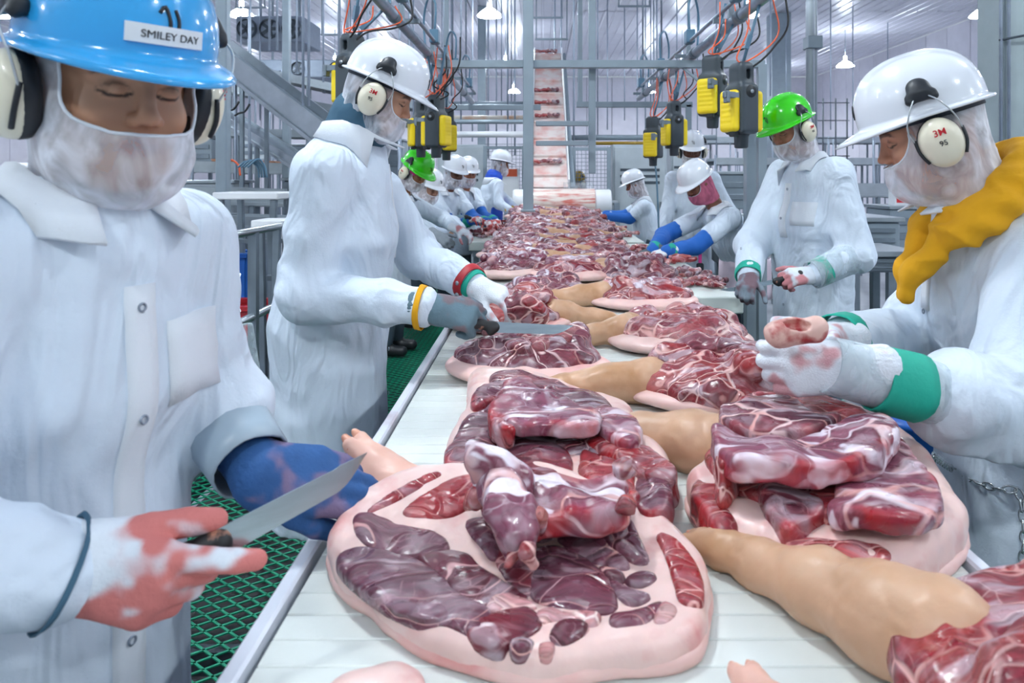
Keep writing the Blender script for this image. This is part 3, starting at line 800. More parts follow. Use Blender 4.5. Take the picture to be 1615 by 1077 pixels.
def rot_about(axis, a):
    return np.array(Matrix.Rotation(a, 3, Vector(axis)))
def hand_field(side, W, d, back, curl=(30, 40, 45, 50), thumb=(35, 20), spread=4, res=.004, scale=1.0, grow=.0015, thumb_out=50, cuff=None):
    "gloved hand: side +1 right, -1 left; d towards the fingers, back = normal of the back of the hand"
    X = nrm(d); Z = np.asarray(back, float); Z = nrm(Z-X*(Z @ X)); Y = np.cross(Z, X)*side
    Mx = np.stack([X, Y, Z], 1); W = np.asarray(W, float)
    tp = lambda p: W+Mx @ (np.asarray(p, float)*scale)
    sc = scale
    F = Field(W-.24*sc, W+.24*sc, res)
    bases = [(.090, .032, .002), (.094, .011, .004), (.090, -.010, .002), (.082, -.030, -.002)]
    lens = [(.042, .027, .022), (.047, .030, .023), (.044, .028, .022), (.034, .022, .019)]
    for (bx, by, bz) in bases:
        F.cone(tp((.008, by*.62, 0)), tp((bx-.004, by, bz)), (.0185+grow)*sc, (.0125+grow)*sc, .018*sc)
    F.ell(tp((.035, .024, -.010)), np.array((.034, .020, .017))*sc, Mx, .015*sc)
    if cuff is None: F.cone(tp((-.055, 0, 0)), tp((.005, 0, 0)), .034*sc, .031*sc, .02*sc, u=Y, sc=1.15)
    else: F.cone(W-nrm(cuff)*.075*sc, W+X*.005, .036*sc, .032*sc, .02*sc)
    for i, b in enumerate(bases):
        ang = math.radians(curl[i]); sp = math.radians((1.5-i)*spread)
        p = np.array(b); dr = np.array([math.cos(sp), math.sin(sp), 0]); a = ang*.75
        for j, L in enumerate(lens[i]):
            dd = np.array([dr[0]*math.cos(a), dr[1]*math.cos(a), -math.sin(a)]); q = p+dd*L
            r0 = (.0102, .0094, .0086)[j]+grow; r1 = (.0094, .0086, .0072)[j]+grow
            f_k = .006*sc if j == 0 else .003*sc
            F.cone(tp(p), tp(q), r0*sc, r1*sc, f_k); p = q; a += ang*(.95 if j == 0 else .6)
    t0 = np.array([.022, .026, -.008]); to = math.radians(thumb_out); ta, tb = map(math.radians, thumb)
    dv = np.array([math.cos(to), math.sin(to), -math.sin(ta)*.6]); dv /= np.linalg.norm(dv)
    p1 = t0+dv*.046; d2 = nrm(dv+np.array([.5, -.25, -math.sin(ta)])*.6*math.sin(ta+.25)); p2 = p1+d2*.034
    d3 = nrm(d2+np.array([.6, -.5, -.5])*math.sin(tb)); p3 = p2+d3*.028
    F.cone(tp(t0), tp(p1), (.0155+grow)*sc, (.0122+grow)*sc, .012*sc); F.cone(tp(p1), tp(p2), (.0120+grow)*sc, (.0110+grow)*sc, .004*sc); F.cone(tp(p2), tp(p3), (.0110+grow)*sc, (.0092+grow)*sc, .003*sc)
    return F, Mx, tp
def glove(parent, side, W, d, back, color='#d9e0e8', blood=.5, blood_col='#b8383a', ribs=True, name='glove', seed=0, mat_=None, label=None, **kw):
    F, Mx, tp = hand_field(side, W, d, back, **kw)
    Wv = np.asarray(W, float); X = Mx[:, 0]; Y = Mx[:, 1]
    if ribs:
        def rib(x, y, z):
            px = (x-Wv[0])*X[0]+(y-Wv[1])*X[1]+(z-Wv[2])*X[2]; v = (x-Wv[0])*Y[0]+(y-Wv[1])*Y[1]+(z-Wv[2])*Y[2]
            return -.0012*np.cos(v*900)*ss(.02, -.01, px)
        F.disp(rib, .02)
    v, q = F.mesh(1)
    L = (v-Wv) @ Mx
    n = fbm(v[:, 0]*22, v[:, 1]*22, v[:, 2]*22, seed+3, 3); n2 = fbm(v[:, 0]*60, v[:, 1]*60, v[:, 2]*60, seed+8, 2)
    m = ss(.62-.35*blood, .78-.3*blood, n+.10*ss(.03, .12, L[:, 0])-.2*ss(.01, -.03, L[:, 0])+.1*(n2-.5))*min(1, .35+blood)
    c = np.array(srgb(color))*(.88+.2*n2[:, None]); c = c*(1-m[:, None])+m[:, None]*np.array(srgb(blood_col))
    o = link(name, new_mesh(name, v, q, mat_ or M_glove_w, col=c), parent)
    if label: o['label'] = label
    return o

def strip_on(bvh, pts, dirs, side, w, th, mat_, name, parent, off=.001):
    "raised cloth strip lying on a surface: rays from pts along dirs; side = width direction"
    rows = []
    for p, d in zip(pts, dirs):
        ok = []
        for k in (-1, -.33, .33, 1):
            o = np.asarray(p, float)+np.asarray(side)*w*k/2
            h = bvh.ray_cast(Vector(o), Vector(d))
            if h[0] is None or (ok and np.linalg.norm(np.array(h[0])-ok[-1][0]) > w*.75): ok = None; break
            ok.append((np.array(h[0]), -np.asarray(d, float)))
        if not ok and rows: break
        if ok and rows and np.linalg.norm(ok[1][0]-rows[-1][1][0]) > .075: break
        if ok: rows.append(ok)
    if len(rows) < 2: return None
    vs = []; fs = []
    for r in rows:
        vs += [h+n*off*.2-n*.002 if i in (0, 3) else h+n*off*0 for i, (h, n) in enumerate([])]
        for i, (h, n) in enumerate(r): vs.append(h+n*(th+off))
        for i, (h, n) in enumerate(r): vs.append(h-n*.004)
    m = 8
    for i in range(len(rows)-1):
        a, b = i*m, (i+1)*m
        for j in range(3): fs += [(a+j, a+j+1, b+j+1, b+j)]
        fs += [(a+4, a, b, b+4), (a+3, a+7, b+7, b+3)]
    e = (len(rows)-1)*m
    fs += [(0, 4, 5, 1), (1, 5, 6, 2), (2, 6, 7, 3), (e, e+1, e+5, e+4), (e+1, e+2, e+6, e+5), (e+2, e+3, e+7, e+6)]
    return link(name, new_mesh(name, vs, fs, mat_, True), parent)
def sleeve_band(parent, a, b, t0, t1, r0, r1, mat_, name, thick=.004, label=None, flare=0):
    "short tapered cloth tube around a limb"
    a, b = np.asarray(a, float), np.asarray(b, float); B = MB(); n = 6
    ts = np.linspace(t0, t1, n); out = [a+(b-a)*t for t in ts]; rr = list(np.linspace(r0, r1, n))
    pts = out+out[::-1]; rad = rr+[max(x-thick, .005) for x in rr[::-1]]
    d = nrm(b-a); u = nrm(np.cross(d, V(.3, .2, 1))); w = np.cross(d, u); vs = []; k = 22
    for i, (p, r) in enumerate(zip(pts, rad)):
        for j in range(k):
            an = 2*math.pi*j/k; wob = 1+.03*math.sin(3*an+i*.4)+.02*math.sin(5*an)
            vs.append(p+r*wob*(math.cos(an)*u+math.sin(an)*w))
    m = len(pts); fs = [(i*k+j, i*k+(j+1) % k, ((i+1) % m)*k+(j+1) % k, ((i+1) % m)*k+j) for i in range(m) for j in range(k)]
    B.raw(vs, fs); o = B.build(name, mat_, parent)
    if label: o['label'] = label
    return o

def person(label, base, yaw, pel, nk, hc, hyaw, hpitch, hroll, arms, helmet='white', tone='#b07c5e', res=.014, hem=.32, far=False, group=None, muffs=(1, -1), net='white', sleeves='long', tend={}, stout=1.0, sh=None, neckwear=None, mark=True, fold=1.0, trim=True, pocket=True, hump=0, neck_h=.38, hat_tilt=3, seed=0, hscale=1.0, loose=1.0, skirt=1.0):
    t = thing('person', label, 'person', (base[0], base[1], 0 if base[2] is None else base[2]), 0, group)
    pel, nk, hc = (np.asarray(x, float) for x in (pel, nk, hc)); ya = math.radians(yaw)
    f = V(math.cos(ya), math.sin(ya), 0); l = V(-math.sin(ya), math.cos(ya), 0); up = V(0, 0, 1)
    S_ = {'L': nk+l*.175*stout-up*.055, 'R': nk-l*.175*stout-up*.055}
    if sh: S_.update({k: np.asarray(v, float) for k, v in sh.items()})
    A = {k: (S_[k], np.asarray(v[0], float), np.asarray(v[1], float)) for k, v in arms.items()}
    foot_z = t.location.z
    def core(F, g=0., arm=True, skirt_=True, k=.05):
        mid = pel+(nk-pel)*.45; ch = pel+(nk-pel)*.76
        if skirt_: F.cone(pel+up*.02, V(pel[0], pel[1], hem-.12), (.150+g)*stout, (.178*skirt+g)*stout, k, l, 1.16)
        F.cone(pel, mid, (.150+g)*stout, (.148+g)*stout, k, l, 1.16); F.cone(mid, ch, (.148+g)*stout, (.128+g), k, l, 1.28)
        F.cone(ch, nk-up*.05, .115+g, .075+g, k, l, 1.3)
        if hump: F.cone(mid-f*.05, nk-f*.07-up*.10, .11*hump+g, .095*hump+g, k, l, 1.3)
        F.cone(S_['R'], S_['L'], .070+g, .070+g, k)
        F.cone(nk-up*.05, nk+up*.015, .085+g, .068+g, k)
        if arm:
            for key, (s0, e0, w0) in A.items():
                te = tend.get(key, .86)
                F.cone(s0, e0, (.074+g)*loose, (.064+g)*loose, k*.8)
                if sleeves == 'long': F.cone(e0, e0+(w0-e0)*te, (.064+g)*loose, (.064-.016*te/.86+g)*loose+(.02 if te < .5 else 0), .03)
    ext = np.array([np.minimum(pel, nk)-.34, np.maximum(pel, nk)+.34]+[q for v in A.values() for q in v])
    lo = ext.min(0)-.12; hi = ext.max(0)+.12; lo[2] = hem-.03; hi[2] = max(nk[2]+.10, max(q[2] for v in A.values() for q in v)+.12)
    # coat
    F = Field(lo, hi, res)
    if sleeves == 'long': core(F)
    else:
        core(F, arm=False)
        for key, (s0, e0, w0) in A.items(): F.cone(s0, s0+(e0-s0)*.62, .076, .074, .04)
    sd = seed*31
    def folds(x, y, z):
        if far: return -.012*(fbm(x*9, y*9, z*4, sd)-.5)*fold
        u_ = x*l[0]+y*l[1]; w_ = x*f[0]+y*f[1]
        v = .030*(ridge(u_*9+fbm(x*5, y*5, z*5, sd+2)*1.5, w_*9, z*1.6, sd)-.55)*ss(nk[2]-.12, nk[2]-.5, z)
        v = v+.012*(ridge(x*6+z*5+fbm(x*9, y*9, z*9, sd+1)*.8, y*6-z*3, z*7, sd+5)-.5)
        for key, (s0, e0, w0) in A.items():
            de = np.sqrt((x-e0[0])**2+(y-e0[1])**2+(z-e0[2])**2); ax = nrm(w0-s0)
            q = x*ax[0]+y*ax[1]+z*ax[2]
            v = v+.020*(ridge(q*15+fbm(x*8, y*8, z*8, sd+7)*1.6, x*4, y*4, sd+6)-.5)*np.exp(-(de/.17)**2)
        return -v*fold
    F.disp(folds)
    Xg, Yg, Zg = F.grid(); F.d = np.maximum(F.d, (hem-Zg)).astype(np.float32)
    nb = nk+up*.035+f*.01           # open neck
    F.cone(nb-up*.02, nb+up*.2, .055, .075, .01, l, 1.1, op='c')
    v, q = F.mesh(1); coat = link('coat', new_mesh('coat', v, q, M_coat), t)
    bvh = BVHTree.FromPolygons([tuple(p) for p in v], [tuple(map(int, r)) for r in q])
    # body under the clothes, with the head on its neck, one mesh
    G = Field(np.minimum(lo, V(*(pel-.3))), np.maximum(hi, hc+.05), .022); G = Field((lo[0], lo[1], foot_z), (hi[0], hi[1], max(hi[2], hc[2])), .024)
    mid = pel+(nk-pel)*.45; ch = pel+(nk-pel)*.76
    G.cone(pel, mid, .115, .110, .04, l, 1.15); G.cone(mid, ch, .110, .105, .04, l, 1.2); G.cone(S_['R'], S_['L'], .050, .050, .04); G.cone(ch, nk, .09, .058, .04)
    Rh = rotm(hyaw, hpitch, hroll); G.cone(nk-up*.04, hc+Rh @ V(-.035, 0, -.12)*hscale, .055, .052, .02)
    for s0, e0, w0 in A.values(): G.cone(s0, e0, .048, .040, .03); G.cone(e0, w0, .040, .030, .02)
    for s in (-1, 1):
        hp = pel+l*s*.085; kn = V(pel[0]+f[0]*.02, pel[1]+f[1]*.02, 0)+l*s*.10; kn[2] = foot_z+(pel[2]-foot_z)*.53; an = V(pel[0], pel[1], 0)+l*s*.11; an[2] = foot_z+.09
        G.cone(hp, kn, .085, .058, .03); G.cone(kn, an, .056, .040, .02); G.cone(an-up*.03, an+f*.12-up*.045, .04, .032, .03)
    gv, gq = G.mesh(1); hv, hq, hcol = HEAD
    hw = (hv*hscale) @ Rh.T+hc; tn = np.array(srgb(tone))
    bv = np.concatenate([gv, hw]); bq = np.concatenate([gq, hq+len(gv)]); bc = np.concatenate([np.tile(tn, (len(gv), 1)), hcol*tn])
    body = link('body', new_mesh('body', bv, bq, M_skin, col=bc), t)
    # trousers, boots
    Tm = Field((pel[0]-.34, pel[1]-.34, foot_z+.06), (pel[0]+.34, pel[1]+.34, pel[2]+.1), .022)
    for s in (-1, 1):
        hp = pel+l*s*.085; kn = V(pel[0]+f[0]*.02, pel[1]+f[1]*.02, foot_z+(pel[2]-foot_z)*.53)+l*s*.10; an = V(pel[0], pel[1], foot_z+.09)+l*s*.11
        Tm.cone(hp, kn, .105, .082, .03); Tm.cone(kn, an, .082, .07, .02)
        Bm = Field(an-.2, an+.28, .016); Bm.cone(an+up*.12, an-up*.03, .066, .06, .02); Bm.cone(an-up*.045, an+f*.15-up*.045, .045, .042, .03)
        Xb, Yb, Zb = Bm.grid(); Bm.d = np.maximum(Bm.d, foot_z+.004-Zb).astype(np.float32)
        bvv, bqq = Bm.mesh(1); link('boot', new_mesh('boot', bvv, bqq, M_boot), t)
    Tm.d = np.maximum(Tm.d, Tm.grid()[2]-(pel[2]-.02)).astype(np.float32)
    tv, tq = Tm.mesh(1); link('trousers', new_mesh('trousers', tv, tq, M_trouser), t)
    # head gear
    Mh = m4(Rh*hscale, hc)
    Mt = Mh @ m4(rotm(0, -hat_tilt, 0), (0, 0, .0012*hat_tilt))
    nme = {'white': ME_NET, 'pink': ME_NET_P}[net]; nt = link('hair_net', nme, t, Mh); link('net_edge', ME_NET_EDGE, nt, Mh)
    if helmet:
        he = link('helmet', ME_HEL[helmet], t, Mt); link('liner', ME_LINER, he, Mt)
        he['label'] = {'white': 'white hard hat', 'green': 'bright green hard hat', 'blue': 'sky blue hard hat', 'gold': 'gold hard hat'}[helmet]
        if mark and helmet != 'gold': link('emblem', ME_EMBLEM, he, Mt)
        for s in muffs:
            Mc = Mh @ m4(rotm(0, 0, -s*6), CUP_OFF[s])
            cu = link('ear_cup', ME_CUP[s], t, Mc); link('cushion', ME_CUSH[s], cu, Mc); link('clip', ME_CLIP[s], he, Mt); [(link('wire', ME_WIRE[s, x], cu, Mh), link('cup_arm', ME_ROD[s, x], cu, Mh)) for x in (1, -1)]
            Rt = np.stack([V(-s, 0, 0), V(0, 0, 1), V(0, s, 0)], 1)
            link('print', ME_3M, cu, Mc @ m4(Rt, (0, s*.0402, .020))); link('print', ME_95, cu, Mc @ m4(Rt, (0, s*.0425, -.002)))
    # collar, its fall laid on the coat
    B = MB(); n = 34; rows = [(.068, .060), (.078, .066), (.094, .045), (.122, .0)] if not neckwear else [(.100, .030), (.106, .036), (.114, .02), (.134, -.01)]; vs = []
    for lay in (0, 1):
        for ri, (r, z) in enumerate(rows):
            for j in range(n):
                a = math.radians(24+(360-48)*j/(n-1)); fr = max(0, math.cos(a))
                rr = r+(.040*fr**3 if ri == 3 else 0)
                p = nk+f*(.004+rr*math.cos(a))+l*(rr*1.14*math.sin(a))+up*(z-fr*.050)
                if ri >= 2:
                    h = bvh.ray_cast(Vector(p+up*.12), Vector((0, 0, -1)))
                    hz = h[0].z if h[0] and h[0].z > nk[2]-.16 else p[2]
                    p[2] = hz+.009 if ri == 3 else max(p[2], hz+.014)
                vs.append(p-up*.004*lay-(f*math.cos(a)+l*math.sin(a))*.004*lay)
    m = len(rows); fs = []
    for lay in (0, 1):
        o = lay*m*n
        for i in range(m-1):
            for j in range(n-1):
                q4 = (o+i*n+j, o+i*n+j+1, o+(i+1)*n+j+1, o+(i+1)*n+j); fs.append(q4 if lay == 0 else q4[::-1])
    o = m*n
    for j in range(n-1): fs += [(j+1, j, o+j, o+j+1), ((m-1)*n+j, (m-1)*n+j+1, o+(m-1)*n+j+1, o+(m-1)*n+j)]
    for i in range(m-1): fs += [(i*n, (i+1)*n, o+(i+1)*n, o+i*n), ((i+1)*n+n-1, i*n+n-1, o+i*n+n-1, o+(i+1)*n+n-1)]
    B.raw(vs, fs); B.build('collar', M_coat_t, coat)
    # front strip with snaps, chest pocket
    if trim:
        zs = np.arange(nk[2]-.10, hem+.03, -.035)
        pts = []
        for z in zs:
            k = (nk[2]-z)/(nk[2]-pel[2]); cc = nk+(pel-nk)*min(1, max(0, k)); pts.append(V(cc[0], cc[1], z)+f*.55)
        strip_on(bvh, pts, [-f]*len(pts), l, .045, .0035, M_coat_t, 'placket', coat)
        for z in np.arange(nk[2]-.13, hem+.08, -.15):
            k = (nk[2]-z)/(nk[2]-pel[2]); cc = nk+(pel-nk)*min(1, max(0, k)); h = bvh.ray_cast(Vector(V(cc[0], cc[1], z)+f*.55), Vector(-f))
            if h[0] is None: continue
            p = np.array(h[0])+f*.006; sn = MB(); sn.tube([p+.0055*(math.cos(a)*l+math.sin(a)*up) for a in np.arange(0, 6.28, .5236)], .0016, 6, closed=True); sn.build('snap', M_galv, coat)
        if not pocket: zs = []
        zt = pel[2]+(nk[2]-pel[2])*.62
        cc = pel+(nk-pel)*.62
        pp = [V(cc[0], cc[1], z)+f*.55+l*.105 for z in np.arange(zt, zt-.15, -.03)]
        if pocket: strip_on(bvh, pp, [-f]*len(pp), l, .12, .003, M_coat_t, 'pocket', coat)
    if neckwear:
        nt_ = nk+(hc-nk)*neck_h; Nf = Field(nk-.2, nk+.28, .008); Nf.cone(nk-up*.02-f*.005, nt_-f*.004, .103, .104, .01, l, 1.04)
        Nf.disp(lambda x, y, z: -.006*(ridge(x*18, y*18, z*34, 3)-.5), .03)
        nv, nq = Nf.mesh(1); link('undershirt_collar', new_mesh('undershirt_collar', nv, nq, neckwear), t)
    return dict(t=t, A=A, S=S_, coat=coat, bvh=bvh, f=f, l=l, Rh=Rh, Mh=Mh, Mt=Mt, nk=nk, pel=pel)
# ---------------------------------------------------------------- the workers
M_c_green = mat('green_cuff_band', '#12a38c', .7, bump=.3, bscale=80)
M_c_blue = mat('royal_blue_sleeve', '#165fb4', .75, bump=.3, bscale=40)
M_c_blue2 = mat('blue_apron', '#1450c8', .5)
M_c_red = mat('red_wrist_strap', '#b02a33', .5)
M_c_slate = mat('slate_blue_shirt', '#3d6076', .9, bump=.3)
M_c_yellow = mat('mustard_yellow_hood', '#e0a312', .9, noise=.12, bump=.4, bscale=50)
M_c_pink = mat('pink_cloth', '#e6489c', .8)
M_c_grey = mat('grey_plastic_sleeve', '#9fb0bd', .35, noise=.1)
M_c_pinkapron = mat('pale_pink_apron', '#ecd9e6', .6)
up = V(0, 0, 1)
# 1 -- blue helmet, nearest on the left
p1 = person('worker in a blue hard hat marked with a name strip, holding a long knife', (-.68, 1.02, None), -20,
    pel=(-.72, 1.02, .93), nk=(-.65, 1.0, 1.345), hc=(-.590, .985, 1.518), hyaw=-38, hpitch=13, hroll=0,
    arms={'L': (P(335, 640, 1.20), P(400, 742, 1.10)), 'R': (P(-210, 860, .70), P(105, 905, .80))},
    tend={'R': .95, 'L': .10}, hat_tilt=1.5, helmet='blue', tone='#bd8f72', res=.009, hem=.36, fold=.9, seed=1, hscale=1.06, skirt=1.1)
t = p1['t']
glove(t, 1, P(108, 893, .80), (1, .10, -.30), (-.10, -1, .12), color='#dbe2ea', blood=.62, blood_col='#c9706a', curl=(12, 60, 70, 75), thumb=(22, 14), thumb_out=26, grow=.0040, spread=2, res=.0036, scale=1.10, seed=2, mat_=M_glove_c, label='white knit glove stained with blood')
sleeve_band(t, p1['A']['R'][1], p1['A']['R'][2], .95, .985, .063, .060, M_c_slate, 'cuff_band')
sleeve_band(t, p1['A']['L'][1], p1['A']['L'][2], -.05, .93, .070, .060, M_c_grey, 'sleeve_guard', label='grey plastic sleeve guard')
glove(t, -1, P(400, 745, 1.10), nrm(P(575, 765, 1.16)-P(400, 745, 1.10)), (.05, -.75, .65), color='#2b568c', blood=.06, blood_col='#a87a80', curl=(16, 18, 20, 24), thumb=(20, 25), thumb_out=22, spread=0, grow=.004, cuff=P(400, 742, 1.10)-P(335, 640, 1.20), res=.004, scale=1.18, seed=5, mat_=M_glove_c, label='blue knit glove')
# name strip on the helmet front
Mh = p1['Mt']; he = next(c for c in t.children if c.name.startswith('helmet'))
def plate():
    vs = []; fs = []; n = 14
    for i in range(n+1):
        for zz in (.061, .083):
            y = -.044+.088*i/n; p = hel_pt((.3, y, zz), (-1, 0, 0), .0); nn = nrm(V(1, y*4, .15))
            vs += [p+nn*.0035, p-nn*.001]
    for i in range(n):
        a = i*4; b = a+4
        fs += [(a, b, b+2, a+2), (a+1, a+3, b+3, b+1), (a+2, b+2, b+3, a+3), (a, a+1, b+1, b)]
    fs += [(0, 2, 3, 1), (4*n, 4*n+1, 4*n+3, 4*n+2)]
    return new_mesh('name_strip', vs, fs, M_white, False)
link('name_strip', plate(), he, Mh)
tm = text_mesh('SMILEY DAY', .0125, M_ink, ext=.0003)
co = np.empty(len(tm.vertices)*3); tm.vertices.foreach_get('co', co); co = co.reshape(-1, 3)
new = []
for x, y, z in co:
    q = hel_pt((.3, x+.004, .0675+y), (-1, 0, 0), .0); nn = nrm(V(1, x*4, .15)); new.append(q+nn*(.0038+z))
tm.vertices.foreach_set('co', np.array(new).ravel()); link('name_text', tm, he, Mh)

# 2 -- white helmet, left middle
p2 = person('worker in a white hard hat with a slate shirt collar and red wrist strap', (-.66, 2.36, None), 20,
    pel=(-.70, 2.36, .93), nk=(-.615, 2.34, 1.535), hc=P(600, 150, 2.30), hyaw=8, hpitch=25, hroll=4,
    arms={'R': (P(485, 462, 2.10), P(690, 488, 2.05)), 'L': (P(662, 402, 2.66), P(752, 452, 2.48))},
    sh={'R': P(508, 272, 2.12), 'L': P(598, 305, 2.60)}, hump=1.0, pocket=False, helmet='white', tone='#cd9d80', res=.010, hem=.30, fold=1.0, seed=2, stout=1.12, loose=1.12, neckwear=M_c_slate, skirt=1.05, hscale=.97)
t = p2['t']
glove(t, 1, P(688, 488, 2.05), (1, .1, -.22), (.1, -.75, .65), color='#5f7884', blood=.3, blood_col='#7d5a5c', curl=(62, 68, 72, 75), thumb=(35, 30), thumb_out=35, res=.0045, scale=1.15, seed=9, mat_=M_glove_c, label='slate grey cut-resistant glove')
sleeve_band(t, p2['A']['R'][1], p2['A']['R'][2], .86, .90, .066, .064, M_c_yellow, 'cuff_band')
glove(t, -1, P(752, 452, 2.48), (1, -.35, -.28), (.25, -.45, .85), color='#dfe4ea', blood=.3, curl=(45, 50, 55, 58), thumb=(25, 25), thumb_out=40, res=.0045, scale=1.12, seed=12, label='white knit glove')
a, b = p2['A']['L'][1:]; rs = sleeve_band(t, a, b, .84, .93, .068, .062, M_c_red, 'wrist_strap', label='red riveted wrist strap')
sleeve_band(t, a, b, .93, .99, .056, .052, M_c_green, 'cuff_band')
for k in (-.6, .1):
    d = nrm(b-a); w = nrm(np.cross(d, V(0, 0, 1))); pt = a+(b-a)*.885+(w*math.cos(k)+np.cross(w, d)*math.sin(k))*.066
    q = MB(); q.lathe([(.001, .003), (.007, .003), (.008, 0), (.008, -.004)], pt, np.stack([d, np.cross(w, d), w], 1), 10); q.build('rivet', M_steel, rs)

# 4 -- white helmet with the mustard hood, nearest on the right
p4 = person('worker in a white hard hat with a mustard hood, holding a bone', (1.13, 1.62, None), 172,
    pel=(1.17, 1.72, .93), nk=(1.01, 1.66, 1.345), hc=P(1464, 210, 1.62), hyaw=156, hpitch=20, hroll=-4,
    arms={'L': (P(1600, 655, 1.40), P(1335, 582, 1.34)), 'R': (P(1435, 535, 1.90), P(1312, 535, 1.64))},
    helmet='white', tone='#c79276', res=.010, hem=.30, fold=1.0, seed=4, stout=1.08, loose=1.2, pocket=False, hump=.8, sh={'L': P(1635, 400, 1.50), 'R': P(1500, 400, 1.88)}, tend={'L': .34})
t = p4['t']
glove(t, -1, P(1335, 582, 1.34), (-1, .12, -.06), (.05, -1, .12), color='#dce2ea', blood=.28, curl=(52, 58, 62, 66), thumb=(50, 35), thumb_out=48, res=.0038, scale=1.15, seed=20, label='white knit glove')
glove(t, 1, P(1312, 535, 1.62), (-1, -.35, .05), (-.1, .6, .8), color='#dce2ea', blood=.3, curl=(50, 55, 60, 62), thumb=(30, 25), res=.005, seed=21, scale=1.1, label='white knit glove')
a, b = p4['A']['L'][1:]
sleeve_band(t, a, b, .2, 1.0, .056, .046, M_coat_t, 'under_sleeve', label='white under-sleeve')
sleeve_band(t, a, b, .60, .85, .066, .062, M_c_green, 'cuff_band', label='green elastic cuff band')
sleeve_band(t, a, b, .25, 1.12, .064, .053, M_film, 'sleeve_guard', label='clear plastic sleeve guard')
a2, b2 = p4['A']['R'][1:]; sleeve_band(t, a2, b2, .84, .97, .064, .060, M_c_green, 'cuff_band')
# the mustard hood: a thick rolled fold around the neck hanging open in front
nk, f, l = p4['nk'], p4['f'], p4['l']
Hf = Field(nk-.32, nk+.30, .007)
c0 = P(1540, 318, 1.62)
ring = [c0+f*(.108*math.cos(a))+l*(.122*math.sin(a))-up*(.100*math.cos(a)) for a in np.arange(.4, 5.95, .3)]
for q0, q1 in zip(ring[:-1], ring[1:]): Hf.cone(q0, q1, .031, .031, .015); Hf.cone(q0+up*.03-(q0-c0)*.16, q1+up*.03-(q1-c0)*.16, .024, .024, .012)
for s in (-1, 1):
    q0 = ring[0] if s > 0 else ring[-1]; q2 = c0+f*.150+l*s*.020-up*.175
    Hf.cone(q0, q2, .028, .020, .012); Hf.cone(q2, q2+f*.004-up*.045-l*s*.010, .020, .013, .01)
Hf.disp(lambda x, y, z: -.022*(ridge(x*14+z*22, y*9, z*16, 5)-.5), .05)
hv_, hq_ = Hf.mesh(1); link('hood', new_mesh('hood', hv_, hq_, M_c_yellow), t)['label'] = 'mustard yellow cloth hood'

# chain belt around the waist
def p4_pt(px, py):
    h = p4['bvh'].ray_cast(Vector((0, 0, EYE)), Vector(P(px, py, 1.0)-V(0, 0, EYE))); return np.array(h[0]) if h[0] else P(px, py, 1.5)
cp = curve_pts([p4_pt(x, y)-V(.0, .010, 0) for x, y in ((1468, 716), (1500, 738), (1535, 756), (1570, 768), (1600, 772))]+[p4_pt(1603, 800)-V(0, .02, 0), p4_pt(1606, 840)-V(0, .02, 0), p4_pt(1603, 880)-V(0, .02, 0)], 400)
dd = np.concatenate([[0], np.cumsum([np.linalg.norm(b_-a_) for a_, b_ in zip(cp[:-1], cp[1:])])]); ch_ = None
lk = MB(); lk.tube([(.0115*math.cos(a)*(1.25 if 1 else 1), .0075*math.sin(a), 0) for a in np.arange(0, 6.28, .3927)], .0024, 6, closed=True); lkm = lk.me('chain_link', M_chain)
for i, sdist in enumerate(np.arange(0, dd[-1], .0215)):
    j = min(int(np.searchsorted(dd, sdist)), len(cp)-2); d = nrm(cp[j+1]-cp[max(0, j-1)]); u = nrm(np.cross(d, V(0, 1, .2))); w = np.cross(d, u); A_ = .6 if i % 2 else -.6
    R_ = np.stack([d, u*math.cos(A_)+w*math.sin(A_), -u*math.sin(A_)+w*math.cos(A_)], 1)
    if ch_ is None: ch_ = link('waist_chain', lkm, t, m4(R_, cp[j])); ch_['label'] = 'bright steel waist chain'
    else: link('link', lkm, ch_, m4(R_, cp[j]))
# 5 -- green helmet, right middle
p5 = person('worker in a green hard hat on the right, sharpening a knife', (1.40, 3.72, None), 200,
    pel=(1.44, 3.76, .95), nk=(1.40, 3.72, 1.46), hc=(1.285, 3.66, 1.640), hyaw=203, hpitch=24, hroll=0,
    arms={'L': (P(1352, 402, 3.45), P(1280, 434, 3.38)), 'R': (P(1185, 385, 3.80), P(1180, 440, 3.42))},
    helmet='green', tone='#a8735a', res=.013, hem=.36, seed=5, stout=1.12, loose=1.15)
t = p5['t']
glove(t, -1, P(1278, 434, 3.38), (-1, -.25, -.05), (0, -.7, .7), blood=.4, curl=(60, 65, 68, 70), res=.006, scale=1.1, seed=31, label='white knit glove')
glove(t, 1, P(1182, 436, 3.44), (-.45, -.8, -.45), (-.2, -.5, .9), color='#7d8b96', blood=.4, blood_col='#6d4148', curl=(62, 65, 68, 70), res=.006, scale=1.1, seed=32, label='grey cut-resistant glove')
a, b = p5['A']['L'][1:]; sleeve_band(t, a, b, .72, .88, .070, .064, M_c_green, 'cuff_band'); sleeve_band(t, a, b, .05, .98, .078, .068, M_film, 'sleeve_guard')
a, b = p5['A']['R'][1:]; sleeve_band(t, a, b, .82, .96, .066, .062, M_c_green, 'cuff_band')

def far_person(label, hx, hy, Y, yaw, hyaw, hpitch, arms, lean=.10, drop=.20, stand=None, **kw):
    hc = P(hx, hy, Y); ya = math.radians(yaw); f = V(math.cos(ya), math.sin(ya), 0)
    nk = hc-f*(.075+lean*.4)-up*drop; pel = nk-f*lean; pel[2] = max(.72, nk[2]-.52)
    A = {k: (P(*v[0]), P(*v[1])) for k, v in arms.items()}
    return person(label, (pel[0], pel[1], stand), yaw, pel, nk, hc, hyaw, hpitch, 0, A, res=.02, far=True, trim=False, **kw)
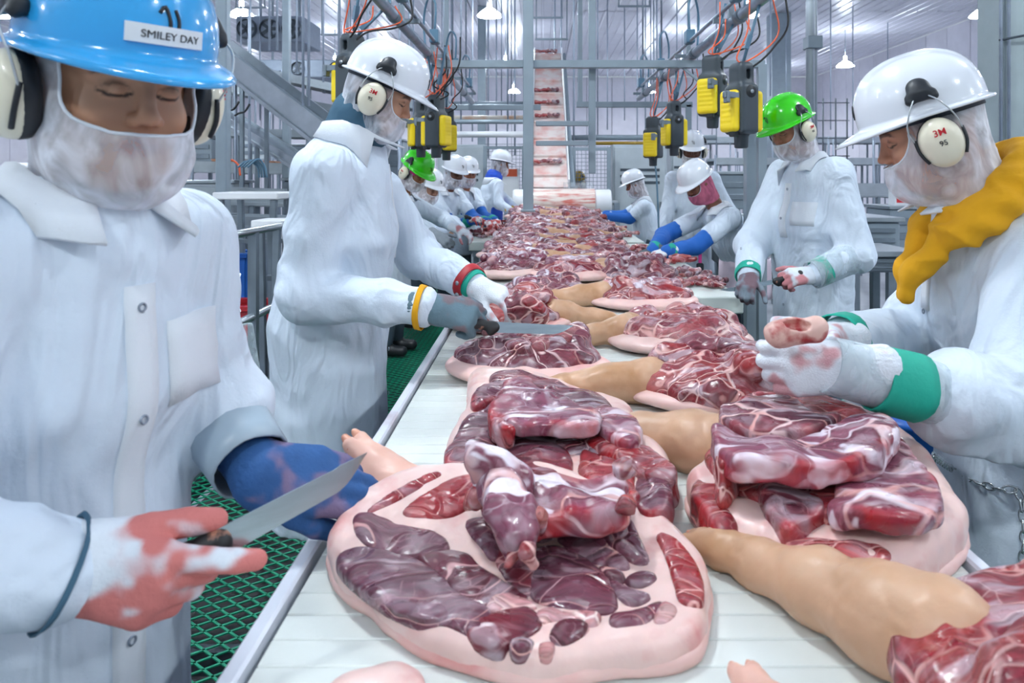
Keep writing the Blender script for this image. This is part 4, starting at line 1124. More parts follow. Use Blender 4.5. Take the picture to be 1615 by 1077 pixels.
# 6 -- woman with blue sleeves on the right
p6 = far_person('worker with royal blue sleeves and pink hair net under a white hard hat', 1100, 289, 5.35, 200, 208, 34,
    {'L': ((1098, 388, 5.1), (1052, 397, 4.95)), 'R': ((1046, 372, 5.4), (1030, 396, 5.0))}, net='pink', muffs=(), tone='#8a5a44', hem=.55, sleeves='short', seed=6, lean=.25, mark=False)
t = p6['t']
for k in ('L', 'R'):
    s0, e0, w0 = p6['A'][k]; Fb = Field(np.minimum(np.minimum(s0, e0), w0)-.1, np.maximum(np.maximum(s0, e0), w0)+.1, .012)
    Fb.cone(s0+(e0-s0)*.4, e0, .064, .062, .02); Fb.cone(e0, w0, .062, .048, .02); Fb.disp(lambda x, y, z: -.008*(ridge(x*20, y*20, z*20, 3)-.5), .03)
    v_, q_ = Fb.mesh(1); link('sleeve', new_mesh('sleeve', v_, q_, M_c_blue), t)['label'] = 'royal blue sleeve'
    sleeve_band(t, e0, w0, .82, 1.0, .054, .050, M_c_green, 'cuff_band')
    glove(t, 1 if k == 'R' else -1, w0, (-1, -.3, -.25), (-.1, -.4, .9), color='#e0e5ea' if k == 'L' else '#5c666d', blood=.3, curl=(45, 50, 55, 55), res=.008, seed=40, label='white knit glove' if k == 'L' else 'dark grey glove')
ap = sleeve_band(t, p6['pel']+up*.05, p6['pel']-up*.25, 0, 1, .190, .205, M_c_pinkapron, 'apron', label='pale pink waist apron')
fb = MB(); q = P(1104, 405, 5.14); fb.box(q, (.012, .006, .045), bev=.003); fb.build('holster_strap', M_c_pink, t)
fb = MB(); fb.box(q-up*.08, (.026, .014, .034), bev=.008); fb.build('holster', M_clip, t)
# 7 -- tall man behind her
p7 = far_person('tall worker in a white hard hat behind the one with blue sleeves', 1091, 237, 6.5, 255, 262, 16,
    {'L': ((1151, 335, 6.4), (1157, 392, 6.35)), 'R': ((1052, 335, 6.5), (1044, 382, 6.35))}, tone='#6d4534', muffs=(1, -1), seed=7, lean=.04, drop=.21, hem=.5)
t = p7['t']; a, b = p7['A']['L'][1:]
sleeve_band(t, a, b, .84, .98, .062, .060, M_c_green, 'cuff_band')
glove(t, -1, b, (.05, -.05, -1), (.9, -.4, 0), blood=.8, curl=(25, 28, 30, 35), res=.009, seed=44, label='white glove reddened at the fingers')
glove(t, 1, p7['A']['R'][2], (-.4, -.4, -.8), (-.5, -.6, .3), color='#4d565c', blood=.2, curl=(45, 45, 50, 55), res=.010, seed=45)
# 8 -- far right
p8 = far_person('worker in a plain white hard hat, arms stretched to the roller at far right', 1001, 291, 8.5, 178, 175, 22,
    {'L': ((993, 345, 8.35), (958, 341, 8.3)), 'R': ((985, 340, 8.7), (955, 338, 8.6))}, net='white', muffs=(), tone='#8a5a44', sleeves='short', seed=8, lean=.05, hem=.5, mark=False)
t = p8['t']
for k in ('L', 'R'):
    s0, e0, w0 = p8['A'][k]; Fb = Field(np.minimum(np.minimum(s0, e0), w0)-.1, np.maximum(np.maximum(s0, e0), w0)+.1, .015)
    Fb.cone(s0+(e0-s0)*.4, e0, .066, .064, .02); Fb.cone(e0, w0, .064, .05, .02)
    v_, q_ = Fb.mesh(1); link('sleeve', new_mesh('sleeve', v_, q_, M_c_blue), t)['label'] = 'royal blue sleeve'
    glove(t, 1 if k == 'R' else -1, w0, (-1, 0, -.1), (0, -.4, .9), color='#dfe6ee', blood=.1, curl=(35, 35, 40, 45), res=.010, seed=46)
# 9 -- green helmet on the far left
p9 = far_person('worker in a green hard hat and magenta cap behind the near left worker', 655, 270, 5.6, -10, -32, 34,
    {'R': ((668, 372, 5.3), (690, 372, 5.2)), 'L': ((698, 345, 5.8), (722, 362, 5.5))}, helmet='green', tone='#a77152', seed=9, lean=.1, hem=.5)
t = p9['t']
Fb = Field((-.15, -.12, -.03), (.12, .12, .11), .006); Fb.ell((-.015, 0, .025), (.119, .099, .075), k=0); Xc, Yc, Zc = Fb.grid(); Fb.d = np.maximum(np.maximum(Fb.d, .012-.3*(Xc+.02)-Zc), Xc-.058).astype(np.float32)
v_, q_ = Fb.mesh(1); link('cap', new_mesh('cap', v_, q_, M_c_pink), t, p9['Mh'])['label'] = 'magenta under-helmet cap'
glove(t, 1, p9['A']['R'][2], (.8, -.3, -.5), (.2, -.9, .3), color='#8d969e', blood=.2, blood_col='#3e4a52', curl=(50, 55, 60, 60), res=.008, seed=47, label='grey glove')
glove(t, -1, p9['A']['L'][2], (.9, -.3, -.3), (0, -.3, .9), color='#dfe6ee', blood=.4, curl=(45, 50, 50, 55), res=.010, seed=48)
# 10..13 -- the far left group
p11 = far_person('worker in a white hard hat with blue sleeves, left of two side by side', 716, 272, 7.3, -40, -48, 18,
    {'R': ((716, 358, 7.0), (742, 348, 6.8)), 'L': ((748, 345, 7.4), (766, 350, 7.1))}, tone='#6d4433', seed=10, lean=.14, hem=.5, muffs=(), sleeves='short')
p12 = far_person('worker in a white hard hat, right of two side by side on the left', 738, 272, 8.0, -50, -62, 14,
    {'R': ((744, 345, 7.8), (770, 350, 7.5)), 'L': ((762, 340, 8.0), (780, 348, 7.6))}, tone='#96624a', seed=11, lean=.12, hem=.5, muffs=(), sleeves='short')
for pp in (p11, p12):
    t = pp['t']
    for k in ('L', 'R'):
        s0, e0, w0 = pp['A'][k]; Fb = Field(np.minimum(np.minimum(s0, e0), w0)-.1, np.maximum(np.maximum(s0, e0), w0)+.1, .015)
        Fb.cone(s0+(e0-s0)*.4, e0, .064, .062, .02); Fb.cone(e0, w0, .062, .05, .02)
        v_, q_ = Fb.mesh(1); link('sleeve', new_mesh('sleeve', v_, q_, M_c_blue), t)['label'] = 'royal blue sleeve'
        sleeve_band(t, e0, w0, .80, 1.0, .056, .052, M_c_green, 'cuff_band')
        glove(t, 1 if k == 'R' else -1, w0, nrm(w0-e0), (0, -.4, .9), color='#e4e2e4', blood=.6, curl=(45, 45, 50, 55), res=.009, seed=49)
p13 = far_person('worker in a blue apron and collar reaching to the belt at far left', 789, 259, 8.8, 22, 18, 12,
    {'R': ((787, 322, 8.5), (806, 332, 8.4)), 'L': ((800, 318, 9.0), (815, 330, 8.8))}, tone='#8a5a44', seed=12, lean=.06, hem=.5, muffs=(), neckwear=M_c_blue2, neck_h=.22)
t = p13['t']; f, l = p13['f'], p13['l']
Fb = Field(p13['pel']-.42, np.maximum(p13['nk'], p13['pel'])+.25, .02)
pel, nk = p13['pel'], p13['nk']
Fb.cone(pel+up*.1, pel-up*.5, .168, .196, .03, l, 1.16); Fb.cone(pel, pel+(nk-pel)*.6, .165, .158, .03, l, 1.2)
Xg, Yg, Zg = Fb.grid(); Fb.d = np.maximum(Fb.d, -((Xg-pel[0])*f[0]+(Yg-pel[1])*f[1])-.02).astype(np.float32)
v_, q_ = Fb.mesh(1); link('apron', new_mesh('apron', v_, q_, M_c_blue2), t)['label'] = 'bright blue apron'
for k in ('L', 'R'): glove(t, 1 if k == 'R' else -1, p13['A'][k][2], (1, -.3, -.3), (0, -.3, .9), color='#d9b45a', blood=.0, curl=(35, 35, 40, 45), res=.012, seed=50, label='yellow glove')
p14 = far_person('person in a gold hard hat half hidden behind the roller', 913, 287, 11.9, 200, 215, 15,
    {'L': ((935, 340, 11.8), (920, 345, 11.6)), 'R': ((897, 340, 12.0), (900, 345, 11.7))}, helmet='gold', tone='#8a5a44', seed=13, lean=.05, hem=.5, muffs=(1, -1))
p10 = far_person('worker with net-covered face just beyond the green hard hat on the left', 676, 296, 6.6, -25, -35, 20,
    {'R': ((690, 365, 6.4), (712, 368, 6.2)), 'L': ((715, 352, 6.6), (730, 362, 6.3))}, tone='#b98a70', seed=14, lean=.05, hem=.5, muffs=())
# ---------------------------------------------------------------- pork shoulders
def PT(px, py, zf):
    z = T+.05
    for _ in range(8):
        q = PZ(px, py, z); z = zf(q[0], q[1])
    return q
def trace(pts, ox, oy, s, zf): return np.array([PT(ox+x/s, oy+y/s, zf) for x, y in pts])
def clean_poly(p, n=2):
    "Chaikin rounding"
    p = np.asarray(p)[:, :2]
    for _ in range(n):
        q = np.roll(p, -1, 0); p = np.stack([.75*p+.25*q, .25*p+.75*q], 1).reshape(-1, 2)
    return p
def slab(name, poly, z0, z1, mat_, parent, res=.005, rad=.012, dome=.0, tilt=None, noise=.004, nsc=30, seed=0, label=None, und=None, rim=0.):
    pl = clean_poly(poly); lo = pl.min(0)-.03; hi = pl.max(0)+.03
    F = Field((lo[0], lo[1], z0-.02), (hi[0], hi[1], z1+dome+.13), res)
    F.poly(pl, z0, z1, rad, dome=dome, tilt=tilt)
    F.disp(lambda x, y, z: -noise*(fbm(x*nsc, y*nsc, z*nsc, seed, 2)-.5)*2-(noise*.8*(ridge(x*nsc*.6, y*nsc*.6, z*nsc*.6, seed+4)-.5)), .05)
    if und: F.disp(und, .05)
    v, q = F.mesh(1); col = None
    if rim:
        d = np.full(len(v), 1e9)
        for i in range(len(pl)):
            a, e = pl[i-1], pl[i]-pl[i-1]; wv = v[:, :2]-a; tt = np.clip((wv @ e)/(e @ e+1e-12), 0, 1); d = np.minimum(d, np.hypot(*(wv-tt[:, None]*e).T))
        e_ = np.exp(-(d/rim)**2)*ss(.2, .6, fbm(v[:, 0]*18, v[:, 1]*18, v[:, 2]*18, seed+2)); col = np.stack([e_, e_*0, e_*0], 1)
    o = link(name, new_mesh(name, v, q, mat_, col=col), parent)
    if label: o['label'] = label
    return o
M_mus = [meat_mat('purple_muscle', ['#603142', '#683746', '#5a2c3b', '#6f3d4c'], '#c39aa2', 9, .018, .25, .10, .5, .12),
         meat_mat('dark_muscle', ['#5c2a3a', '#6a303c', '#512432'], '#c99fa3', 12, .025, .3, .22, 1.5, .3),
         meat_mat('red_muscle', ['#96363c', '#8a3038', '#a84a4a'], '#dba49e', 13, .04, .30, .5, 2.2)]
M_mus.append(meat_mat('marbled_fat_muscle', ['#c08a8c', '#a8666a', '#d4a8a4', '#96505a'], '#ecd4ce', 20, .09, .5, .35, 2.9))
M_flap = meat_mat('silverskin_flap', ['#80465a', '#7a4053', '#8c5263', '#6f3446'], '#e4d6de', 6.5, .06, .45, .15, .9, .95)

def trotter(parent, pts, radii, mat_, res=.006, toes=True, name='leg', seed=0, sq=1.0):
    pts = [np.asarray(p, float) for p in pts]; a = np.array(pts); lo = a.min(0)-max(radii)-.06; hi = a.max(0)+max(radii)+.06
    F = Field(lo, hi, res)
    for i in range(len(pts)-1): F.cone(pts[i], pts[i+1], radii[i], radii[i+1], .02)
    d = nrm(pts[-1]-pts[-2]); w = nrm(np.cross(d, V(0, 0, 1))); r = radii[-1]
    F.disp(lambda x, y, z: -.011*(fbm(x*14, y*14, z*14, seed, 2)-.5)-.003*(ridge(x*50, y*60, z*60, seed)-.5), .05)
    if toes:
        for s in (-1, 1): F.cone(pts[-1]+w*s*r*.35, pts[-1]+w*s*r*.55+d*r*1.3, r*.72, r*.5, .006)
        for s in (-1, 1): F.cone(pts[-1]-d*r*1.1+w*s*r*.7-V(0, 0, r*.3), pts[-1]-d*r*.7+w*s*r*1.0-V(0, 0, r*.5), r*.32, r*.24, .005)
    v, q = F.mesh(1); o = link(name, new_mesh(name, v, q, mat_), parent)
    if toes:
        h = Field(lo, hi, res*.8)
        for s in (-1, 1): h.cone(pts[-1]+w*s*r*.55+d*r*1.15, pts[-1]+w*s*r*.5+d*r*1.9, r*.50, r*.24, .002)
        v, q = h.mesh(1); k = link('hoof', new_mesh('hoof', v, q, M_hoof), o)
    return o

# -- the nearest shoulder, cut face up
def hero_near():
    t = thing('pork_shoulder', 'big nearest pork shoulder, purple cut face up with a pale fat rim', 'meat', (.05, 1.05, T))
    ox, oy, s = 500, 640, 2.447
    til = lambda x, y: .055*ss(.98, 1.30, y)
    zt = lambda x, y: T+.050+til(x, y)
    R = [(40, 520), (60, 470), (100, 400), (220, 310), (400, 240), (560, 235), (760, 215), (1000, 260), (1210, 400), (1330, 430), (1420, 500), (1530, 640), (1495, 880), (1450, 925), (1280, 965), (1090, 970), (1000, 1000), (860, 1015), (700, 985), (560, 950), (440, 910), (330, 850), (250, 790), (200, 740), (110, 690), (60, 630)]
    rp = trace(R, ox, oy, s, lambda x, y: T+.030+til(x, y))
    slab('fat_rind', rp, T-.002, T+.046, M_fat, t, .005, .022, .0, til, .003, 28, 1)
    # pink skin below the fat rim
    c = rp.mean(0); sk = c+(rp-c)*1.012
    slab('skin', sk, T-.001, T+.022, M_fatskin, t, .005, .010, 0, None, .002, 30, 2, 'pink rind skin under the fat')
    mus = [
        ([(100, 585), (180, 555), (280, 570), (400, 600), (500, 680), (560, 740), (640, 770), (590, 860), (470, 810), (380, 800), (260, 740), (180, 690), (130, 640)], 0),
        ([(380, 570), (450, 560), (580, 570), (640, 630), (760, 700), (800, 730), (720, 740), (640, 765), (560, 730), (480, 640)], 1),
        ([(150, 430), (200, 410), (290, 440), (310, 460), (440, 480), (490, 520), (470, 560), (330, 575), (220, 540), (170, 490)], 0),
        ([(190, 400), (300, 320), (420, 255), (480, 260), (400, 310), (260, 380)], 2),
        ([(340, 410), (380, 360), (500, 290), (600, 260), (620, 320), (560, 400), (460, 425)], 2),
        ([(560, 440), (680, 430), (720, 500), (690, 600), (620, 520)], 0),
        ([(830, 560), (950, 550), (1080, 620), (1140, 720), (1130, 780), (1000, 770), (900, 750), (825, 720)], 0),
        ([(690, 510), (800, 480), (850, 560), (825, 720), (770, 700), (700, 620)], 1),
        ([(940, 490), (1080, 480), (1190, 590), (1185, 625), (1080, 600), (950, 545)], 0),
        ([(1060, 470), (1200, 415), (1240, 500), (1280, 590), (1230, 600), (1130, 540)], 0),
        ([(1195, 650), (1260, 625), (1320, 650), (1260, 690), (1200, 680)], 0),
        ([(1120, 640), (1200, 700), (1295, 720), (1230, 765), (1150, 730)], 0),
        ([(1140, 790), (1220, 790), (1330, 740), (1310, 800), (1230, 850), (1140, 840)], 0),
        ([(590, 850), (660, 800), (800, 770), (850, 810), (850, 860), (740, 900), (700, 920), (600, 870)], 1),
        ([(910, 850), (950, 820), (1050, 830), (1020, 880), (940, 910), (900, 890)], 1),
        ([(740, 900), (840, 890), (820, 930), (760, 940)], 1), ([(850, 905), (920, 900), (910, 940), (860, 945)], 3),
        ([(860, 775), (1000, 785), (1090, 795), (1060, 840), (950, 820), (860, 830)], 3), ([(650, 700), (740, 720), (850, 760), (800, 780), (700, 790), (650, 770)], 3),
        ([(860, 470), (960, 440), (1080, 460), (1040, 500), (930, 500), (860, 520)], 1), ([(1080, 610), (1180, 630), (1190, 680), (1110, 650)], 1), ([(1330, 740), (1400, 780), (1350, 830), (1290, 830)], 3),
        ([(1310, 500), (1400, 520), (1480, 640), (1480, 740), (1400, 750), (1370, 640), (1340, 560)], 2)]
    for i, (pl, k) in enumerate(mus):
        w = trace(pl, ox, oy, s, zt); c = w.mean(0); w = c+(w-c)*1.16
        slab('muscle', w, T+.030, T+.0505, M_mus[k], t, .0042, .004, .003+.002*(i % 3), til, .002, 34, 10+i)
    # the loose lifted flap with its hanging tongue
    zf = lambda x, y: T+.115+.30*max(0, min(.12, y-1.12))
    fl = [(620, 300), (700, 240), (800, 265), (980, 262), (1100, 232), (1190, 245), (1215, 350), (1190, 405), (1040, 420), (890, 415), (830, 440), (740, 430), (640, 370)]
    w = trace(fl, ox, oy, s, zf)
    slab('flap', w, T+.082, T+.112, M_flap, t, .0045, .008, .004, lambda x, y: .30*(y-1.12).clip(0, .12)+.022*(fbm(x*11, y*16, 0*x, 4)-.5), .010, 24, 60, rim=.012)
    tg = [trace([p], ox, oy, s, lambda x, y: z)[0] for p, z in (((690, 300), T+.135), ((740, 400), T+.125), ((775, 500), T+.105), ((790, 570), T+.085))]
    F = Field(np.min(tg, 0)-.06, np.max(tg, 0)+.06, .0045)
    for i in range(3): F.cone(tg[i], tg[i+1], (.028, .027, .022)[i], (.027, .022, .014)[i], .01, V(1, .2, 0), 1.25)
    F.disp(lambda x, y, z: -.007*(fbm(x*26, y*26, z*26, 5)-.5)*2-.006*(ridge(x*34, y*12, z*34, 8)-.5), .04)
    v, q = F.mesh(1); link('flap_tongue', new_mesh('flap_tongue', v, q, M_flap), t)
    ho = [trace([p], ox, oy, s, lambda x, y: z)[0] for p, z in (((600, 150), T+.19), ((625, 200), T+.175), ((680, 250), T+.15), ((760, 300), T+.13))]
    F = Field(np.min(ho, 0)-.06, np.max(ho, 0)+.06, .0045)
    for i in range(3): F.cone(ho[i], ho[i+1], (.012, .022, .030)[i], (.022, .030, .030)[i], .01)
    F.disp(lambda x, y, z: -.006*(fbm(x*30, y*30, z*30, 7)-.5)*2, .04)
    v, q = F.mesh(1); link('flap_tip', new_mesh('flap_tip', v, q, M_flap), t)
    # torn red ends
    for (x0, y0, z0), (x1, y1, z1), r0 in (((770, 540, .10), (740, 610, .085), .010), ((810, 560, .10), (830, 610, .082), .009), ((850, 430, .115), (870, 480, .095), .011), ((1190, 380, .125), (1225, 350, .12), .010), ((620, 350, .12), (590, 385, .09), .012), ((1180, 245, .15), (1215, 260, .14), .011)):
        a = PZ(ox+x0/s, oy+y0/s, T+z0); b = PZ(ox+x1/s, oy+y1/s, T+z1); F = Field(np.minimum(a, b)-.03, np.maximum(a, b)+.03, .0035); F.cone(a, b, r0*1.5, r0*.6, .0); F.disp(lambda x, y, z: -.006*(fbm(x*60, y*60, z*60, 3)-.5)*2, .03)
        link('torn_end', new_mesh('torn_end', *F.mesh(1), M_meat2), t)
    # trotter standing up behind, at the belt edge
    trotter(t, [P(680, 810, 1.24), P(630, 778, 1.27), P(600, 748, 1.29), P(580, 722, 1.30)], [.060, .052, .040, .029], M_legpink, .005, True, 'trotter', 3)
    return t
hero_near()

def traced_shoulder(label, base, ox, oy, s, outline, zr, pieces, rind_mat=M_fat, core=None, leg=None, res=.006, legmat=M_leg, seed=0, skin=True):
    t = thing('pork_shoulder', label, 'meat', base)
    rp = trace(outline, ox, oy, s, lambda x, y: T+zr*.6)
    slab('fat_rind', rp, T-.002, T+zr, rind_mat, t, res, .025, .010, None, .005, 22, seed)
    if skin:
        c = rp.mean(0); slab('skin', c+(rp-c)*1.015, T-.001, T+.02, M_fatskin, t, res, .009, 0, None, .002, 30, seed+1)
    if core: c = rp.mean(0)+np.array([core[1], core[2], 0]); slab('core_muscle', c+(rp-rp.mean(0))*core[3], T+.02, T+core[0], core[4], t, res, .012, .01, None, .010, 20, seed+5)
    for i, (pl, z1, th, m, nm) in enumerate(pieces):
        w = trace(pl, ox, oy, s, lambda x, y: T+z1); c = w.mean(0); w = c+(w-c)*1.10
        slab(nm, w, T+max(0, z1-th), T+z1-.006, m, t, res*.85, min(.007, th*.2), .006, lambda x, y: .018*(fbm(x*14, y*14, 0*x+i*3, 9)-.5), .007, 26, seed+10+i, rim=.012 if nm == 'flap' else .009)
    if leg: trotter(t, leg[0], leg[1], legmat, .006, leg[2] if len(leg) > 2 else True, 'leg', seed)
    return t
# -- second shoulder behind the nearest one
traced_shoulder('dark purple pork shoulder lying directly behind the nearest one', (.02, 1.5, T), 700, 560, 4.25,
    [(0, 660), (120, 440), (170, 330), (150, 160), (270, 130), (480, 140), (760, 200), (900, 290), (1200, 350), (1300, 440), (1330, 560), (1540, 740), (1530, 980), (1500, 1080), (1200, 1080), (200, 900), (50, 780)], .065,
    [([(10, 640), (130, 440), (300, 310), (370, 430), (360, 560), (340, 680), (180, 740), (60, 720)], .085, .05, M_mus[0], 'muscle'),
     ([(170, 320), (230, 180), (430, 150), (420, 210), (300, 300)], .095, .05, M_mus[0], 'muscle'),
     ([(400, 480), (560, 470), (800, 440), (830, 560), (840, 780), (700, 860), (480, 820), (390, 680)], .090, .05, M_mus[1], 'muscle'),
     ([(950, 580), (1080, 590), (1250, 720), (1270, 900), (1200, 930), (1100, 900), (900, 760)], .085, .05, M_mus[2], 'muscle'),
     ([(1290, 720), (1480, 770), (1520, 960), (1400, 1010), (1270, 990)], .080, .05, M_mus[0], 'muscle'),
     ([(830, 430), (1000, 460), (1300, 570), (1480, 680), (1545, 740), (1490, 790), (1260, 700), (1100, 610), (960, 560)], .100, .06, M_meat2, 'red_edge'),
     ([(310, 340), (400, 220), (480, 105), (600, 160), (880, 290), (1010, 340), (1000, 450), (830, 415), (600, 415), (500, 425), (400, 370)], .140, .032, M_flap, 'flap'),
     ([(1000, 330), (1200, 345), (1300, 400), (1310, 560), (1200, 545), (1010, 450)], .120, .034, M_flap, 'flap'),
     ([(300, 340), (400, 360), (480, 400), (460, 470), (380, 450), (320, 400)], .135, .05, M_meat2, 'red_edge')], core=(.080, 0, .02, .70, M_mus[1]), seed=100)
# -- the big one on the right
traced_shoulder('large red and purple pork shoulder on the right, below the hand with the bone', (.42, 1.35, T), 1000, 480, 1.803,
    [(140, 505), (165, 570), (235, 645), (330, 695), (450, 735), (640, 805), (790, 765), (975, 650), (905, 540), (830, 430), (700, 330), (500, 280), (400, 270), (240, 320), (225, 420), (200, 470)], .065,
    [([(160, 510), (240, 440), (330, 430), (350, 560), (280, 620), (220, 600)], .070, .06, M_meat2, 'red_edge'),
     ([(300, 620), (380, 600), (450, 700), (400, 715), (330, 685)], .045, .04, M_meat3, 'muscle'),
     ([(440, 600), (530, 570), (700, 580), (850, 580), (800, 640), (660, 750), (540, 740), (480, 700), (430, 660)], .068, .06, M_mus[2], 'muscle'),
     ([(340, 440), (560, 430), (590, 500), (520, 580), (440, 610), (390, 560)], .100, .06, M_mus[1], 'muscle'),
     ([(640, 380), (740, 350), (800, 420), (860, 500), (850, 570), (700, 575), (560, 565), (590, 470), (620, 420)], .122, .036, M_flap, 'flap'),
     ([(235, 330), (330, 370), (470, 370), (600, 315), (700, 290), (745, 350), (690, 400), (600, 425), (500, 430), (380, 420), (270, 415)], .165, .045, M_flap, 'flap'),
     ([(235, 290), (330, 255), (440, 245), (490, 285), (600, 300), (480, 345), (400, 350), (300, 330)], .155, .06, M_meat, 'muscle'),
     ([(235, 340), (300, 370), (290, 430), (230, 440)], .15, .08, M_meat2, 'red_edge')],
    core=(.088, .0, .02, .80, M_mus[2]), leg=([PZ(1165, 705, T+.06), PZ(1090, 695, T+.055), PZ(1010, 690, T+.045), PZ(940, 690, T+.035)], [.066, .057, .046, .030]), seed=140)
# -- bottom right corner, mostly out of frame, with the long foreleg
t = thing('pork_shoulder', 'pork shoulder in the near right corner with a long tan foreleg', 'meat', (.52, .8, T))
trotter(t, [P(1475, 1005, .815), P(1395, 972, .862), P(1290, 925, .945), P(1195, 888, 1.03), P(1140, 866, 1.075), P(1112, 856, 1.10)], [.068, .058, .046, .032, .026, .022], M_leg, .005, True, 'leg', 9)
q = [PZ(1395, 900, T+.15), PZ(1640, 905, T+.15)]
F = Field((.30, .52, T-.005), (.86, 1.0, T+.26), .006)
F.ell((.55, .72, T+.045), (.17, .15, .068), k=.02); F.ell((.46, .76, T+.055), (.065, .08, .05), rotm(30), .02); F.ell((.61, .82, T+.075), (.12, .06, .045), rotm(0, -8), .02); F.ell((.52, .68, T+.10), (.1, .07, .040), rotm(20, 0, 20), .015); F.cone((.455, .835, T+.075), (.66, .87, T+.105), .016, .026, .012)
F.disp(lambda x, y, z: -.016*(fbm(x*15, y*15, z*15, 3)-.5)-.012*(ridge(x*22, y*22, z*22, 6)-.5), .05)
F.d = np.maximum(F.d, T+.001-F.grid()[2]).astype(np.float32); v, q = F.mesh(1); link('meat', new_mesh('meat', v, q, M_meat2), t)
F = Field((.40, .52, T+.06), (.80, .86, T+.24), .006); F.ell((.58, .69, T+.095), (.10, .08, .04), rotm(15, 0, 15), .0); F.disp(lambda x, y, z: -.012*(fbm(x*18, y*18, z*18, 13)-.5), .05); v, q = F.mesh(1); link('flap', new_mesh('flap', v, q, M_flap), t)

# -- generic shoulders, leg towards local +x
def shoulder(label, seed, res=.007, mats=(M_meat, M_flap, M_fatskin, M_leg), L=1.0, leg=True, tall=1.0, loc=(0, 0, 0), rz=0, group=None, bone=False):
    r = random.Random(seed); t = thing('pork_shoulder', label, 'meat', (0, 0, 0), 0, group)
    F = Field((-.30, -.27, -.005), (.32, .27, .24), res)
    F.ell((-.02, 0, .05), (.22, .17, .060*tall), k=0)
    for i in range(8):
        a = i*.785+r.uniform(-.3, .3); d = r.uniform(.35, .75)
        F.ell((-.02+.2*d*math.cos(a), .155*d*math.sin(a), r.uniform(.055, .095)*tall), (r.uniform(.05, .09), r.uniform(.035, .06), r.uniform(.028, .045)*tall), rotm(r.uniform(0, 180), r.uniform(-20, 20), r.uniform(-20, 20)), .012)
    F.disp(lambda x, y, z: -.014*(fbm(x*17, y*17, z*17, seed, 2)-.5)-.012*(ridge(x*20, y*20, z*20, seed+2)-.5), .05)
    F.d = np.maximum(F.d, .002-F.grid()[2]).astype(np.float32)
    v, q = F.mesh(1); link('meat', new_mesh('meat', v, q, mats[0]), t)
    G = Field((-.32, -.27, -.004), (.32, .27, .14), res); oy = r.choice((-.025, .02)); G.ell((-.01, oy, .030), (.255, .195, .042), k=0); G.disp(lambda x, y, z: -.010*(fbm(x*10, y*10, z*10, seed+5)-.5), .05)
    G.d = np.maximum(G.d, .001-G.grid()[2]).astype(np.float32); v, q = G.mesh(1); link('fat_rind', new_mesh('fat_rind', v, q, mats[2]), t)
    H = Field((-.28, -.24, .04), (.28, .24, .26), res); n = 4; pp = [V(-.16+.1*i+r.uniform(-.02, .02), r.uniform(-.09, .09), (.092+r.uniform(-.01, .02))*tall) for i in range(n)]
    for i in range(n-1): H.cone(pp[i], pp[i+1], r.uniform(.022, .034), r.uniform(.018, .034), .012, V(0, 1, 0), 1.5)
    H.disp(lambda x, y, z: -.012*(fbm(x*22, y*22, z*22, seed+7, 2)-.5)-.008*(ridge(x*30, y*30, z*30, seed+9)-.5), .05)
    v, q = H.mesh(1); link('flap', new_mesh('flap', v, q, mats[1]), t)
    if bone:
        B = Field((-.3, -.26, .02), (.3, .26, .26), res)
        for i in range(6): x = -.17+.055*i; B.cone((x, -.10+.01*i, .085), (x+.012, .04, .125*tall), .017, .019, .006)
        B.disp(lambda x, y, z: -.006*(fbm(x*30, y*30, z*30, 2)-.5), .04); v, q = B.mesh(1); link('rib_stub', new_mesh('rib_stub', v, q, M_meat2), t)
    if leg: trotter(t, [V(.16, 0, .055), V(.28*L, .01, .052), V(.40*L, .015, .042), V(.50*L, .02, .036)], [.062, .048, .035, .027], mats[3], res*.9, True, 'leg', seed)
    t.location = loc; t.rotation_euler = (0, 0, math.radians(rz)); return t
def at(px, py, z=T): q = PZ(px, py, z); return (q[0], q[1], T)
shoulder('red pork shoulder with rib stubs under the hand that holds the bone', 21, .006, (M_meat2, M_meat, M_fatskin, M_leg), loc=at(1125, 632), rz=182, tall=1.25)
shoulder('pork shoulder with a red top and white fat, front of the right cutting board', 22, .006, (M_meat3, M_meat2, M_fat, M_leg), loc=at(1066, 545), rz=178, tall=1.1, L=.72)
shoulder('small pale pork shoulder below the knife of the worker with the red strap', 23, .006, (M_meat, M_meat3, M_fatskin, M_legpink), loc=at(842, 588), rz=-10, leg=False)
shoulder('pork shoulder with a tan leg, being lifted by the worker with the red strap', 24, .006, (M_meat2, M_meat2, M_fatskin, M_leg), loc=at(806, 517), rz=-2, tall=1.3, L=.78)
shoulder('purple pork shoulder with white seams behind the white knit glove on the left', 25, .007, (M_meat, M_flap, M_fat, M_leg), loc=at(862, 474), rz=35, leg=False)
shoulder('purple pork shoulder right of centre, in front of the dark raised one', 26, .007, (M_meat2, M_flap, M_fatskin, M_leg), loc=at(1010, 482), rz=185)
shoulder('purple pork shoulder at the belt middle, left of the sharpened knife', 27, .007, (M_meat, M_flap, M_fatskin, M_leg), loc=at(1000, 445), rz=170, tall=1.25)
shoulder('lumpy purple pork shoulder on the left belt half, third from the white glove', 28, .008, (M_meat, M_flap, M_fat, M_leg), loc=at(810, 436), rz=10, tall=1.2)
